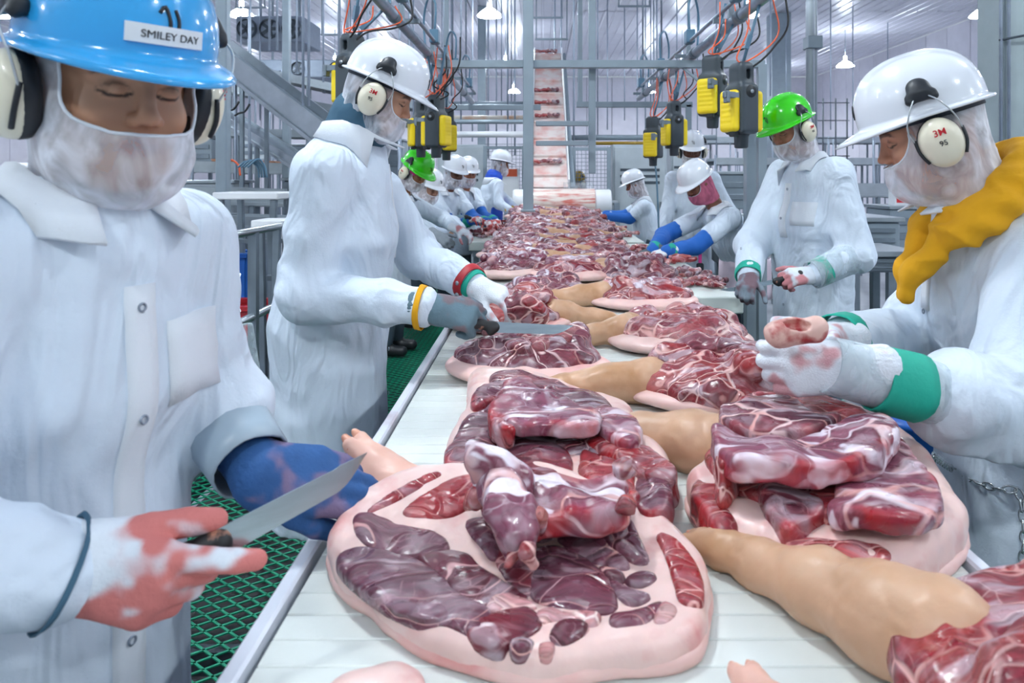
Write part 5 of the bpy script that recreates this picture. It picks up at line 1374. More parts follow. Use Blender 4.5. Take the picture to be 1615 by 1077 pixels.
# the heap towards the roller
protos = [shoulder('pork shoulder in the crowded heap on the belt before the roller', 40+i, .010, (m, f_, M_fatskin if i % 2 else M_fat, M_leg), loc=(0, 0, -50), group='pork shoulders heaped before the roller') for i, (m, f_) in enumerate(((M_meat, M_flap), (M_meat2, M_flap), (M_meat, M_meat2), (M_meat3, M_flap), (M_meat2, M_meat)))]
ORD = 'first second third fourth fifth sixth seventh eighth ninth tenth eleventh twelfth'.split(); used = [0]*5; r_ = random.Random(5); k = 0
for row, Y in enumerate(np.arange(4.15, 8.9, .40)):
    for c, x in enumerate((-.10, .36) if row % 2 else (-.16, .15, .44)):
        i = k % 5; k += 1; lift = max(0, (Y-5.4))*.035+r_.uniform(0, .02)
        loc = (x+r_.uniform(-.05, .05), Y+r_.uniform(-.08, .08), T+lift); rz = math.radians((r_.uniform(-30, 30) if x < .2 else 180+r_.uniform(-30, 30)))
        lb = 'pork shoulder in the heap, %s row from the near end, %s' % (ORD[row], {2: ('left half', 'right half'), 3: ('left side', 'middle', 'right side')}[2 if row % 2 else 3][c])
        if not used[i]: o = protos[i]; o.location = loc; o.rotation_euler = (0, 0, rz); used[i] = 1; o['label'] = lb
        else: dup(protos[i], loc, rz, lb)
# lower layer of the heap so that the upper ones rest on meat
for n_, Y in enumerate(np.arange(6.0, 8.9, .55)):
    for x in (-.05, .38): dup(protos[k % 5], (x+r_.uniform(-.04, .04), Y, T), r_.uniform(0, 6.28), 'pork shoulder under the heap, bottom layer, %s from the near end, %s half' % (ORD[n_], 'left' if x < 0 else 'right')); k += 1

# small trimmings on the boards
def trimming(seed, m):
    r = random.Random(seed); F = Field((-.07, -.05, -.01), (.07, .05, .06), .005); p = [V(-.045+.03*i, r.uniform(-.012, .012), r.uniform(.012, .026)) for i in range(4)]
    for i in range(3): F.cone(p[i], p[i+1], r.uniform(.009, .018), r.uniform(.008, .016), .008)
    F.disp(lambda x, y, z: -.008*(fbm(x*40, y*40, z*40, seed)-.5), .04); F.d = np.maximum(F.d, -F.grid()[2]+.0005).astype(np.float32); return new_mesh('trimming', *F.mesh(1), m)
tms = [trimming(70+i, (M_meat2, M_meat3, M_meat, M_meat2)[i]) for i in range(4)]
def scatter(n, x0, x1, y0, y1, label, group, z=T+.003, seed=1, layers=1):
    r = random.Random(seed)
    for i in range(n):
        o = link('pork_trimming', tms[i % 4]); lv = r.randrange(layers)
        o.location = (r.uniform(x0, x1), r.uniform(y0, y1), z+lv*.022); o.rotation_euler = (0, 0, r.uniform(0, 6.28)); s = r.uniform(.8, 1.5); o.scale = (s, s, s)
        tag(o, label, 'meat', group)
scatter(34, .71, .97, 3.75, 4.35, 'small red pork trimming on the near end of the right board', 'trimmings near on the right board', seed=3)
scatter(40, .70, .96, 4.6, 5.6, 'red pork trimming in the row before the worker with blue sleeves', 'trimmings before the blue sleeves', seed=4, layers=2)
scatter(50, -.64, -.38, 6.5, 8.6, 'pork trimming in the pile on the far left board', 'trimmings on the far left board', seed=5, layers=3)
scatter(26, .70, .92, 6.6, 8.2, 'pork trimming at the far end of the right board', 'trimmings far on the right board', seed=6, layers=2)
# pieces peeping in at the bottom edge
t = thing('pig_trotter', 'pale pig toes peeping in at the bottom edge of the belt', 'meat', (.2, .86, T))
trotter(t, [V(.245, .66, T+.032), V(.24, .74, T+.030), V(.235, .785, T+.028)], [.032, .026, .020], M_legpink, .004, True, 'trotter', 4)
t = thing('pork_scrap', 'pink scrap of pork at the bottom left of the belt', 'meat', PZ(600, 1080, T))
F = Field((-.3, .66, T-.01), (-.10, .92, T+.07), .005); F.ell((-.18, .79, T+.012), (.05, .05, .022), k=.0); F.ell((-.21, .78, T+.015), (.03, .03, .02), k=.02); F.disp(lambda x, y, z: -.012*(fbm(x*25, y*25, z*25, 2)-.5), .04); F.d = np.maximum(F.d, T-F.grid()[2]).astype(np.float32)
link('meat', new_mesh('meat', *F.mesh(1), M_fat), t)

# ---- held pieces, knives
t = thing('pork_piece', 'dark red piece of pork held down by the white glove with the red strap', 'meat', P(830, 500, 2.5))
c = P(828, 492, 2.44); F = Field(c-.2, c+.2, .006); F.ell(c, (.085, .05, .045), rotm(8, 25, 10), k=0); F.ell(c+V(.02, -.02, .03), (.07, .04, .03), rotm(-10, 30), .01); F.disp(lambda x, y, z: -.012*(fbm(x*22, y*22, z*22, 3)-.5)-.008*(ridge(x*26, y*26, z*26, 4)-.5), .05)
link('meat', new_mesh('meat', *F.mesh(1), M_meat2), t)
t = thing('bone', 'raw bone end with red marrow in the white glove on the right', 'bone', P(1258, 535, 1.30))
c = P(1258, 530, 1.31); F = Field(c-.1, c+.1, .0035); F.cone(c-V(.035, 0, -.004), c+V(.03, .0, .012), .026, .024, .01); F.ell(c+V(-.02, -.005, .014), (.022, .02, .018), k=.008); F.ell(c+V(.035, 0, .02), (.02, .018, .014), k=.008); F.ell(c+V(-.005, -.012, .022), (.024, .012, .012), k=.004, op='c'); F.disp(lambda x, y, z: -.006*(fbm(x*45, y*45, z*45, 3)-.5), .04)
link('bone', new_mesh('bone', *F.mesh(1), M_bone), t)
def knife(label, a, b, tip, up_, bw=.030, hr=.014, curve=.012):
    "handle from a to b, blade from b to tip; up_ points to the spine"
    a, b, tip, u = (np.asarray(x, float) for x in (a, b, tip, up_)); t = thing('knife', label, 'knife', b)
    d = nrm(tip-b); u = nrm(u-d*(u @ d)); w = np.cross(d, u); L = np.linalg.norm(tip-b)
    F = Field(np.minimum(a, b)-.05, np.maximum(a, b)+.05, .003); h = nrm(b-a)
    F.cone(a, b, hr*1.0, hr*.9, .004, u, 1.25); F.ell(b-h*.012-u*.006, (.016, .012, .022), np.stack([h, np.cross(u, h), u], 1), .006); F.ell(a, (hr*1.1, hr*1.1, hr*1.3), None, .006)
    link('handle', new_mesh('handle', *F.mesh(1), M_handle), t)
    n = 20; vs = []
    for i in range(n+1):
        k = i/n; p = b+d*L*k; sp = bw*.5*(1-.12*k)+(-curve*.2*k if k < .8 else 0); ed = -bw*.5*(1-.05*k)
        if k > .72: ed += bw*.95*((k-.72)/.28)**1.8; sp += -bw*.05*((k-.72)/.28)
        if sp-ed < .0008: ed = sp-.0008
        th = .0017*(1-.6*k)
        vs += [p+u*sp+w*th, p+u*sp-w*th, p+u*ed]
    fs = []
    for i in range(n):
        x, y = i*3, i*3+3; fs += [(x, y, y+1, x+1), (x+1, y+1, y+2, x+2), (x+2, y+2, y, x)]
    fs += [(0, 1, 2), (3*n+2, 3*n+1, 3*n)]
    link('blade', new_mesh('blade', vs, fs, M_blade, False), t); return t
knife('long broad knife with a black handle in the blood-stained glove at the left', P(262, 894, .835), P(348, 856, .85), P(583, 728, .99), (-.3, .0, 1), .034, .0150)
knife('narrow boning knife in the slate grey glove above the small shoulder', P(722, 505, 2.06), P(782, 516, 2.07), P(905, 520, 2.10), (0, .5, .9), .032, .013)
knife('slim knife being sharpened by the worker in the green hard hat', P(1262, 432, 3.36), P(1222, 444, 3.38), P(1135, 460, 3.40), (.1, .1, 1), .022, .013)
knife('thin knife of the far left worker with blue sleeves', P(742, 344, 6.75), P(734, 341, 6.78), P(693, 342, 6.9), (0, 0, 1), .03, .013)
# ---------------------------------------------------------------- lamps
def lamp(x, y, z, s=1.0, proto=[None]):
    lb = 'round bell-shaped lamp hanging from the ceiling, lit'
    if proto[0] is None:
        t = thing('pendant_lamp', lb, 'lamp', (0, 0, 0), 0, 'bell lamps in rows under the ceiling')
        b = MB(); b.lathe([(.045, .34), (.05, .20), (.09, .17), (.19, .10), (.27, .02), (.275, 0), (.262, 0), (.18, .085), (.08, .15)], n=28); b.build('shade', M_shade, t)
        b = MB(); b.lathe([(.001, .012), (.245, .012), (.25, .02), (.001, .021)], n=28); b.build('light', M_lamp, t)
        b = MB(); b.tube([(0, 0, .33), (0, 0, CEIL-5.0)], .012, 8); b.build('stem', M_steel_d, t); proto[0] = t; o = t
    else: o = dup(proto[0], (0, 0, 0))
    o.location = (x, y, z); return o
for y, rw in ((-3, 'behind the camera'), (2.2, 'in the nearest row overhead'), (8.6, 'in the second row overhead'), (15.9, 'in the third row'), (23.1, 'in the fourth row'), (30.2, 'in the row by the back wall')):
    for x, cn in ((-12.2, 'far left'), (-6.7, 'left'), (-1.15, 'near the middle'), (4.6, 'right'), (9.9, 'far right')): lamp(x, y, 5.0)['label'] = 'lit bell lamp under the ceiling %s, %s' % (rw, cn)

# ---------------------------------------------------------------- overhead frame, pipes and motors
t = thing('overhead_gantry', 'grey square-tube frame spanning above the belt', 'frame', (.4, 5.02, 2.19))
def bar(parent, name, a, b, w, h=None, m=M_paint): q = MB(); q.bar(a, b, w, h, bev=.004); return q.build(name, m, parent)
bar(t, 'beam', (-.74, 5.02, 2.19), (1.58, 5.02, 2.19), .055)
bar(t, 'post', (-.088, 4.96, 1.16), (-.088, 4.96, CEIL-.01), .072); bar(t, 'post', (.368, 5.10, 1.42), (.368, 5.10, CEIL-.01), .05)
for py in (195, 226): bar(t, 'rung', P(845, py, 5.0), P(928, py, 5.0), .035)
bar(t, 'brace', (1.00, 5.02, 2.17), (1.2, 5.02, 2.0), .02); bar(t, 'end_post', (1.56, 5.02, .004), (1.56, 5.02, 2.19), .06)
bar(t, 'foot_plate', (-.088, 4.90, 1.16), (-.088, 5.02, 1.16), .10, .016)
t = thing('overhead_gantry', 'second grey crossbar farther back over the belt', 'frame', (.9, 7.6, 2.17))
bar(t, 'beam', (.38, 7.6, 2.17), (1.62, 7.6, 2.17), .06); bar(t, 'post', (.42, 7.6, 2.17), (.42, 7.6, CEIL-.01), .05); bar(t, 'post', (1.58, 7.6, .004), (1.58, 7.6, 2.17), .06)
bar(t, 'beam', (-1.1, 7.9, 2.17), (.0, 7.9, 2.17), .06); bar(t, 'post', (-1.05, 7.9, 2.17), (-1.05, 7.9, CEIL-.01), .05)
def pipe_rail(x, y0, y1, label, side):
    t = thing('overhead_pipe', label, 'pipe', (x, (y0+y1)/2, 2.255))
    q = MB(); q.tube([(x, y0, 2.255), (x, y1, 2.255)], .030, 14); q.build('pipe', M_galv, t)
    q = MB(); q.tube([(x-side*.075, y0, 2.30), (x-side*.075, y1-.4, 2.30)], .012, 10); q.build('conduit', M_galv, t)
    for y in np.arange(y0+.35, y1, 1.15):
        q = MB(); q.tube([(x, y-.04, 2.255), (x, y+.04, 2.255)], .038, 14); q.build('coupling', M_steel_d, t)
        q = MB(); q.bar((x, y+.2, 2.285), (x, y+.2, 2.36), .03); q.bar((x-side*.1, y+.2, 2.27), (x+side*.03, y+.2, 2.27), .025); q.build('clamp', M_steel_d, t)
        q = MB(); q.tube([(x, y+.2, 2.3), (x, y+.2, CEIL)], .009, 8); q.build('hanger', M_galv, t)
        q = MB(); q.box((x-side*.075, y-.2, 2.33), (.03, .045, .045), bev=.006); q.build('junction_box', M_bluecable, t)
        q = MB(); q.tube(curve_pts([(x-side*.075, y-.2, 2.36), (x-side*.08, y-.2, 2.55), (x-side*.02, y-.1, 2.62), (x+side*.03, y, 2.5), (x+side*.02, y, 2.28)], 20), .008, 7); q.build('hose', M_bluecable, t)
    return t
pipe_rail(1.07, 2.3, 7.75, 'galvanised pipe running overhead along the right side, carrying the yellow motors', 1)
pipe_rail(-.785, 2.3, 8.1, 'galvanised pipe running overhead along the left side of the belt', -1)
def motor_proto():
    t = thing('hanging_motor', 'x', 'motor', (0, 0, 0), 0, 'yellow and black motors hanging from the overhead pipes')
    F = Field((-.12, -.1, -.17), (.12, .1, .26), .006)
    F.rbox((0, 0, -.01), (.054, .078, .125), .02, k=0); F.rbox((0, 0, .13), (.046, .060, .10), .03, k=.02)
    F.rbox((0, -.06, .165), (.012, .03, .024), .006, k=.004, op='c'); F.rbox((.0, 0, .205), (.012, .03, .016), .006, k=.004, op='c')
    link('housing', new_mesh('housing', *F.mesh(1), M_motor), t)
    for s in (-1, 1):
        F = Field((-.06, -.08, -.13), (.06, .08, .15), .006)
        F.rbox((0, 0, 0), (.024, .062, .105), .02, k=0); F.rbox((-s*.026, 0, .03), (.014, .045, .05), .01, k=.008, op='c')
        for zz in (-.06, -.035, -.01, .015, .04, .065): F.rbox((s*.026, 0, zz), (.004, .08, .004), .002, k=.003, op='c')
        F.rbox((0, -.066, -.02), (.016, .006, .06), .003, k=.003, op='c')
        v, q = F.mesh(1); sh_ = link('shell', new_mesh('shell', v+np.array([s*.070, 0, -.02]), q, M_yellow), t)
    b = MB(); b.lathe([(.001, .012), (.010, .012), (.012, .006), (.030, .006), (.034, .0), (.034, -.012)], (0, -.074, .075), rotm() @ np.array([[1, 0, 0], [0, 0, -1], [0, 1, 0]]), 20); b.build('pivot_disc', M_motor_d, t)
    b = MB(); b.lathe([(.001, .016), (.009, .015), (.010, .008)], (0, -.074, .075), np.array([[1, 0, 0], [0, 0, -1], [0, 1, 0]]), 12); b.build('screw', M_steel, t)
    b = MB(); b.box((-.10, -.05, .055), (.045, .012, .016), bev=.004); b.box((-.125, -.05, .045), (.01, .018, .03), bev=.004); b.build('bracket', M_steel_d, t)
    b = MB(); b.lathe([(.040, -.12), (.042, -.135), (.036, -.145), (.034, -.20), (.028, -.205), (.001, -.206)], n=18); b.build('snout', M_motor, t)
    b = MB(); b.box((-.06, -.02, -.125), (.018, .022, .024), bev=.006); b.build('foot', M_motor_d, t)
    return t
mp_ = motor_proto(); first = [True]
def motor(px, py, Y, rz, label, pipe_x, sc=1.0):
    c = P(px, py, Y)
    if first[0]: o = mp_; o.location = c; o.rotation_euler = (0, 0, math.radians(rz)); o.scale = (sc,)*3; o['label'] = label; first[0] = False
    else: o = dup(mp_, c, math.radians(rz), label, None, sc)
    top = c+V(0, 0, .215*sc); pt = V(pipe_x, Y, 2.255)
    def loc(mb, name, m):
        q = mb.me(name, m); k = bpy.data.objects.new(name, q); COL.objects.link(k); k.parent = o; bpy.context.view_layer.update(); k.matrix_basis = o.matrix_basis.inverted()
    b = MB(); b.tube([top-V(0, 0, .02), pt], .008, 8); b.bar(top*.75+pt*.25, top*.55+pt*.45, .022); loc(b, 'hanger_rod', M_bluecable)
    b = MB(); h = pt[2]-top[2]
    b.tube(curve_pts([pt+V(-.06, -.02, 0), pt+V(-.075, -.03, -h*.5), top+V(-.03, -.03, .03), top+V(.03, -.03, .02), pt+V(.075, -.02, -h*.55), pt+V(.05, -.02, .0)], 30), .0038, 7); loc(b, 'air_hose', M_orange)
    b = MB(); b.tube(curve_pts([pt+V(.12, .02, .05), pt+V(.13, 0, -h*.4), pt+V(.05, -.03, -h*.75), top+V(.09, -.03, .02), top+V(.02, -.04, -.03)], 24), .0052, 7); loc(b, 'power_cable', M_black)
    return o
motor(1169, 170, 3.45, 22, 'largest yellow and black motor, nearest hanging on the right', 1.07, .96)
motor(1124, 148, 3.9, 50, 'yellow and black motor just behind the largest one on the right', 1.07, .92)
motor(1063, 205, 5.6, 15, 'yellow and black motor above the tall worker on the right', 1.07, 1.0)
motor(1030, 225, 6.2, 60, 'farthest of the yellow motors hanging on the right', 1.07, 1.0)
motor(556, 125, 3.6, -25, 'yellow motor mostly hidden behind the helmet of the left worker', -.785)
motor(688, 202, 4.9, -20, 'yellow motor in front of the left worker, middle of the cluster', -.785)
motor(664, 205, 5.3, 20, 'yellow motor in the left cluster, nearest the worker face', -.785)
motor(704, 214, 5.9, -60, 'yellow motor at the right end of the left cluster', -.785)
# rod with small knife hooks from the far motor
t = thing('drop_cable', 'thin cable dropping from the far motor to the belt', 'cable', P(1060, 300, 6.0)); q = MB(); q.tube(curve_pts([P(1032, 250, 6.2), P(1036, 290, 6.15), P(1040, 395, 6.1)], 12), .008, 7); q.build('cable', M_bluecable, t)

# ---------------------------------------------------------------- the inclined infeed conveyor and its end roller
t = thing('infeed_conveyor', 'steep white belt conveyor bringing meat down to the roller', 'conveyor', (.14, 11, HALL_Z))
lo_ = V(.13, 10.2, 1.26); hi_ = V(.15, 14.6, 3.95); d = nrm(hi_-lo_); nn = nrm(np.cross(V(1, 0, 0), d)); L = np.linalg.norm(hi_-lo_)
R = np.stack([V(1, 0, 0), d, nn], 1); mid = (lo_+hi_)/2
q = MB(); q.box(mid-nn*.02, (.26, L/2, .012), R); q.build('belt', M_stain, t)
for k in range(9): q = MB(); q.box(lo_+d*L*(k+.5)/9+nn*.012, (.25, .012, .022), R, .004); q.build('cleat', M_stain, t)
for s in (-1, 1):
    q = MB(); q.box(mid+V(s*.275, 0, 0)+nn*.03, (.010, L/2, .09), R, .004); q.build('side_guard', M_white, t)
    q = MB(); q.box(mid+V(s*.33, 0, 0)-nn*.06, (.03, L/2, .06), R, .004); q.build('side_rail', M_paint, t)
    for k in (.25, .95): p = lo_+d*L*k+V(s*.33, 0, -.1); bar(t, 'leg', p, V(p[0], p[1], HALL_Z), .07)
for k, sc in ((.99, 1), (.86, .7), (.62, 1), (.52, .9), (.42, .8), (.12, 1)):
    for j in range(3):
        o = link('pork_trimming', tms[j % 4]); o.location = lo_+d*L*k+nn*.02+V((j-1)*.13, 0, 0); o.rotation_euler = (math.atan2(d[2], d[1]), 0, j*2.1); o.scale = (2.4*sc, 2.4, 2.255)
        tag(o, 'clump of meat riding on the steep white conveyor', 'meat', 'meat on the steep conveyor')
t = thing('end_roller', 'wide blood-smeared belt roller at the end of the table', 'roller', (.3, 9.55, HALL_Z))
c = V(.285, 9.6, 1.05); Rx = np.array([[0, 0, 1], [0, 1, 0], [-1, 0, 0]], float)
q = MB(); q.lathe([(.001, -.44), (.185, -.44), (.19, -.43), (.19, .43), (.185, .44), (.001, .44)], c, Rx, 36); q.build('belt_wrap', mat('smeared_belt', '#eadcd2', .28, dirt=('#cf6e62', 4.5, .45, .68), stretch=(1, 4, 6)), t)
for s in (-1, 1): q = MB(); q.lathe([(.001, -.11), (.165, -.11), (.18, -.09), (.18, .09), (.165, .11), (.001, .11)], c+V(s*.55, 0, 0), Rx, 30); q.build('roller_end', M_white, t)
q = MB(); q.tube([c-V(.76, 0, 0), c+V(.76, 0, 0)], .03, 12); q.build('shaft', M_steel, t)
for s in (-1, 1): bar(t, 'bracket', c+V(s*.74, 0, 0), V(c[0]+s*.74, c[1], HALL_Z), .08)
q = MB(); q.box(c+V(.22, .05, .215), (.20, .004, .06)); q.build('clear_guard', M_film, t)

# ---------------------------------------------------------------- columns and pipes at the right edge
t = thing('column', 'thick grey building column at the right edge', 'column', (3.02, 4.5, HALL_Z))
q = MB(); q.box((3.0, 4.55, (HALL_Z+CEIL)/2), (.13, .13, (CEIL-HALL_Z)/2), bev=.012); q.build('shaft', M_concrete, t)
q = MB(); q.box((3.22, 4.60, (HALL_Z+CEIL)/2), (.095, .11, (CEIL-HALL_Z)/2), bev=.01); q.build('teal_casing', M_teal, t)
for i in range(7): x = 3.10+i*.035; q = MB(); q.tube([(x, 4.40, 2.30-(i % 3)*.02), (x, 4.40, CEIL)], .006, 6); q.build('conduit', M_steel_d, t)
q = MB(); q.tube([(2.84, 4.40, 2.24), (3.05, 4.38, 2.28), (3.34, 4.38, 2.27)], .008, 6); q.build('strap', M_darksteel, t)
for x in (2.85, 2.90): q = MB(); q.tube([(x, 4.40, HALL_Z), (x, 4.40, CEIL)], .010, 8); q.build('conduit', M_galv, t)
t = thing('steel_pole', 'shiny round steel pole with a clamp behind the green hard hat on the right', 'pole', (2.2, 5.8, HALL_Z))
x = P(1278, 0, 5.8)[0]; q = MB(); q.tube([(x, 5.8, HALL_Z), (x, 5.8, CEIL)], .036, 16); q.build('tube', M_steel, t); q = MB(); q.tube([(x+.055, 5.84, HALL_Z), (x+.055, 5.84, CEIL)], .018, 10); q.build('tube', M_steel, t)
z = P(0, 68, 5.8)[2]; q = MB(); q.box((x+.02, 5.8, z), (.06, .06, .05), bev=.005); q.build('clamp', M_steel_d, t)
def post(px, Y, w, y0, y1, label, m=M_paint, name='steel_post'):
    a = P(px, y0, Y); b = P(px, y1, Y); q = MB(); q.bar(a, b, w, bev=.004); o = q.build(name, m); tag(o, label, 'post'); return o
post(1184, 5.2, .085, 200, 578, 'grey square post left of the green hard hat on the right')
for px, Y, w, lb in ((352, 7.0, .11, 'pale grey steel column behind the blue hard hat'), (452, 10, .10, 'grey column in the left background'), (1228, 21, .55, 'wide ribbed grey column against the back wall on the right'), (760, 20, .22, 'white pipe column left of the steep conveyor')):
    a = P(px, 280, Y); q = MB(); q.bar((a[0], a[1], HALL_Z), (a[0], a[1], CEIL), w, bev=.01); o = q.build('steel_column', M_paint); tag(o, lb, 'column')
# ---------------------------------------------------------------- equipment in the background
def conveyor_line(label, a, b, w, depth=.16, m=M_steel, belt=M_steel_d, legs=True, rollers=0, rails=True, belt_col=None, nleg=3):
    a, b = np.asarray(a, float), np.asarray(b, float); t = thing('conveyor', label, 'conveyor', (a[0], a[1], HALL_Z))
    d = nrm(b-a); s = nrm(np.cross(d, V(0, 0, 1))); u = np.cross(s, d); L = np.linalg.norm(b-a); R = np.stack([s, d, u], 1); c = (a+b)/2
    for k in (-1, 1): q = MB(); q.box(c+s*k*w/2, (.012, L/2, depth/2), R, .004); q.build('side_panel', m, t)
    for k in (-1, 1): q = MB(); q.box(c+s*k*(w/2+.03)-u*depth*.35, (.02, L/2, .02), R, .003); q.build('side_rail', m, t)
    q = MB(); q.box(c+u*depth*.1, (w/2-.015, L/2, .012), R); q.build('belt', belt, t)
    n = max(2, int(L/.8))
    for i in range(n): q = MB(); q.box(a+d*L*(i+.5)/n-u*depth*.45, (w/2, .025, .02), R); q.build('cross_bar', M_steel_d, t)
    if legs:
        for i in range(nleg):
            p = a+d*L*(i+.3)/nleg
            for k in (-1, 1): pp = p+s*k*w/2-u*depth*.4; bar(t, 'leg', pp, V(pp[0], pp[1], HALL_Z), .05, m=M_steel_d)
    return t
M_palebelt = mat('pale_product_belt', '#e6dccf', .35, dirt=('#d99a6a', 3, .55, .75))
cl = conveyor_line('grey inclined conveyor rising to the left behind the blue hard hat', P(545, 232, 8.6), P(340, 75, 9.4), .42, .30, nleg=2)
conveyor_line('second inclined conveyor below the first in the left background', P(520, 285, 9.3), P(330, 165, 10.2), .35, .12, nleg=2)
for i, (y0, y1, Y, z_, lb) in enumerate(((108, 168, 13, 0, 'long overhead conveyor with pale product in the upper left background'), (146, 196, 14.5, 0, 'second overhead conveyor with pale product just under the highest one'))):
    conveyor_line(lb, P(330, y0-10, Y), P(680, y1+6, Y+1), .5, .16, belt=M_palebelt, nleg=3)
conveyor_line('pale level conveyor behind the chin of the blue hat worker', P(250, 208, 11), P(560, 214, 11.5), .6, .12, belt=M_palebelt, nleg=3)
conveyor_line('level conveyor with brown trays in the left background', P(250, 262, 12.5), P(520, 268, 12.7), .6, .20, belt=M_palebelt, nleg=3)
conveyor_line('grey work table conveyor at waist height in the left background', P(240, 305, 8), P(450, 312, 8.4), .6, .20, nleg=3)
conveyor_line('low grey conveyor at the left behind the guard rail', P(260, 345, 7.2), P(470, 352, 7.6), .5, .14, nleg=3)
for i in range(9):
    p = P(345+i*20, 257+i*.8, 12.55); t = thing('tray', 'brown meat tray on the level conveyor in the left background', 'tray', p, 0, 'brown trays on the left conveyor')
    q = MB(); q.lathe([(.001, .0), (.10, .0), (.13, .07), (.122, .07), (.095, .01), (.001, .01)], p, None, 14); q.build('tray', mat('brown_tray', '#a9795c', .4) if i == 0 else MATS['brown_tray'], t)
def table(label, px, py, Y, w, dp, m=M_white):
    c = P(px, py, Y); t = thing('work_table', label, 'table', (c[0], c[1], HALL_Z))
    q = MB(); q.box(c, (w/2, dp/2, .03), bev=.008); q.build('top', m, t)
    for sx in (-1, 1):
        for sy in (-1, 1): bar(t, 'leg', c+V(sx*(w/2-.05), sy*(dp/2-.05), -.03), V(c[0]+sx*(w/2-.08), c[1]+sy*(dp/2-.05), HALL_Z), .05, m=M_steel_d)
    bar(t, 'brace', c+V(-w/2+.06, 0, -.4), c+V(w/2-.06, 0, -.4), .04, m=M_steel_d)
    return t
table('white topped work table behind the guard rail, left of the near worker', 405, 308, 6.2, .55, .5)
table('second white topped table right at the shoulder of the left worker', 432, 352, 5.2, .22, .3)
table('pale table at the left edge of the background', 290, 378, 5.6, .5, .5)
def bin_(label, px, py, Y, w, h, dp, m):
    c = P(px, py, Y); t = thing('bin', label, 'bin', (c[0], c[1], c[2]-h)); q = MB()
    for s in (-1, 1): q.box(c+V(s*w/2, 0, -h/2), (.015, dp/2, h/2), bev=.004); q.box(c+V(0, s*dp/2, -h/2), (w/2, .015, h/2), bev=.004)
    q.box(c-V(0, 0, h), (w/2, dp/2, .015)); q.build('body', m, t); q = MB()
    for s in (-1, 1): q.box(c+V(s*(w/2+.01), 0, 0), (.03, dp/2+.03, .02), bev=.005); q.box(c+V(0, s*(dp/2+.01), 0), (w/2+.03, .03, .02), bev=.005)
    q.build('rim', m, t); return t
bin_('blue bin on the hall floor behind the guard rail', 372, 400, 6.5, .3, .85, .3, M_bluecrate)
bin_('red crate on the floor behind the guard rail', 396, 480, 5.7, .5, .25, .35, M_redcrate)
t = thing('plastic_bag', 'clear plastic bag hanging on the mid rail behind the blue hat worker', 'bag', P(392, 560, 3.95)); c = P(390, 565, 3.95)
F = Field(c-.25, c+.25, .01); F.cone(c+V(0, 0, .17), c-V(0, 0, .16), .03, .075, .02); F.disp(lambda x, y, z: -.014*(ridge(x*22, y*22, z*7, 3)-.5), .05); v, q = F.mesh(1); link('bag', new_mesh('bag', v, q, M_film), t)
for px, py, lb in ((345, 255, 'orange cable end above the left tables'), (375, 258, 'bundle of pale blue cables above the left tables')):
    t = thing('cable_loop', lb, 'cable', P(px, py, 8)); m_ = M_orange if px == 345 else M_bluecable
    for k in range(1 if px == 345 else 4): q = MB(); q.tube(curve_pts([P(px+k*5, py+6, 8), P(px+14+k*6, py-4-k, 8.05), P(px+30+k*4, py+4, 8.1), P(px+34+k*4, py+22, 8.1)], 18), .012, 6); q.build('cable', m_, t)
# hooks on the inclined conveyor
for k in range(3):
    p = P(352+k*17, 168+k*4, 8.4); t = thing('hook', 'black hook hanging under the inclined conveyor', 'hook', p, 0, 'black hooks on the inclined conveyor'); q = MB(); q.tube(curve_pts([p+V(-.12, 0, -.05), p+V(-.07, 0, -.02), p+V(0, 0, 0), p+V(.06, 0, .09)], 10), .012, 6); q.build('rod', M_dark, t)
# hanging rods
rr = random.Random(11); rod = MB(); rod.tube([(0, 0, 0), (0, 0, 1)], .016, 8); rm = rod.me('hanger_rod', M_galv)
rods_ = [(425, 9), (437, 9), (468, 11), (478, 8), (487, 8), (510, 12), (535, 7), (548, 7), (580, 10), (566, 10), (630, 12), (645, 12), (652, 13), (700, 12), (712, 14), (745, 16), (770, 15), (783, 15), (800, 18), (812, 13), (875, 16), (885, 16), (905, 12), (912, 12), (958, 18), (985, 20), (1005, 18), (1018, 16), (1031, 14), (1036, 14), (1100, 20), (1130, 18), (1215, 14), (1240, 19), (395, 12), (380, 14), (410, 15), (1310, 18), (1345, 20), (1400, 22)]
for px, Y in rods_:
    p = P(px, 280, Y); z0 = rr.choice((1.8, 2.2, 2.6, 3.0)); o = link('hanger_rod', rm); o.location = (p[0], p[1], z0); o.scale = (1, 1, CEIL-z0); tag(o, 'thin steel rod hanging down from the ceiling in the background', 'rod', 'thin hanging rods')
# U-shaped hangers (inverted L brackets)
for px, py, Y, wh in ((395, 12, 14, 'at upper left'), (530, 55, 14, 'above the left worker'), (862, 28, 13, 'above the steep conveyor, upper'), (870, 62, 13, 'above the steep conveyor, lower'), (1000, 10, 13, 'top centre right')):
    p = P(px, py, Y); t = thing('pipe_hanger', 'thin grey bracket hanging below the ceiling '+wh, 'bracket', p); q = MB(); q.bar(p-V(.3, 0, 0), p+V(.3, 0, 0), .035); q.build('crossbar', M_steel_d, t)
    for s in (-.28, .28): bar(t, 'rod', p+V(s, 0, 0), V(p[0]+s, p[1], CEIL), .022, m=M_steel_d)
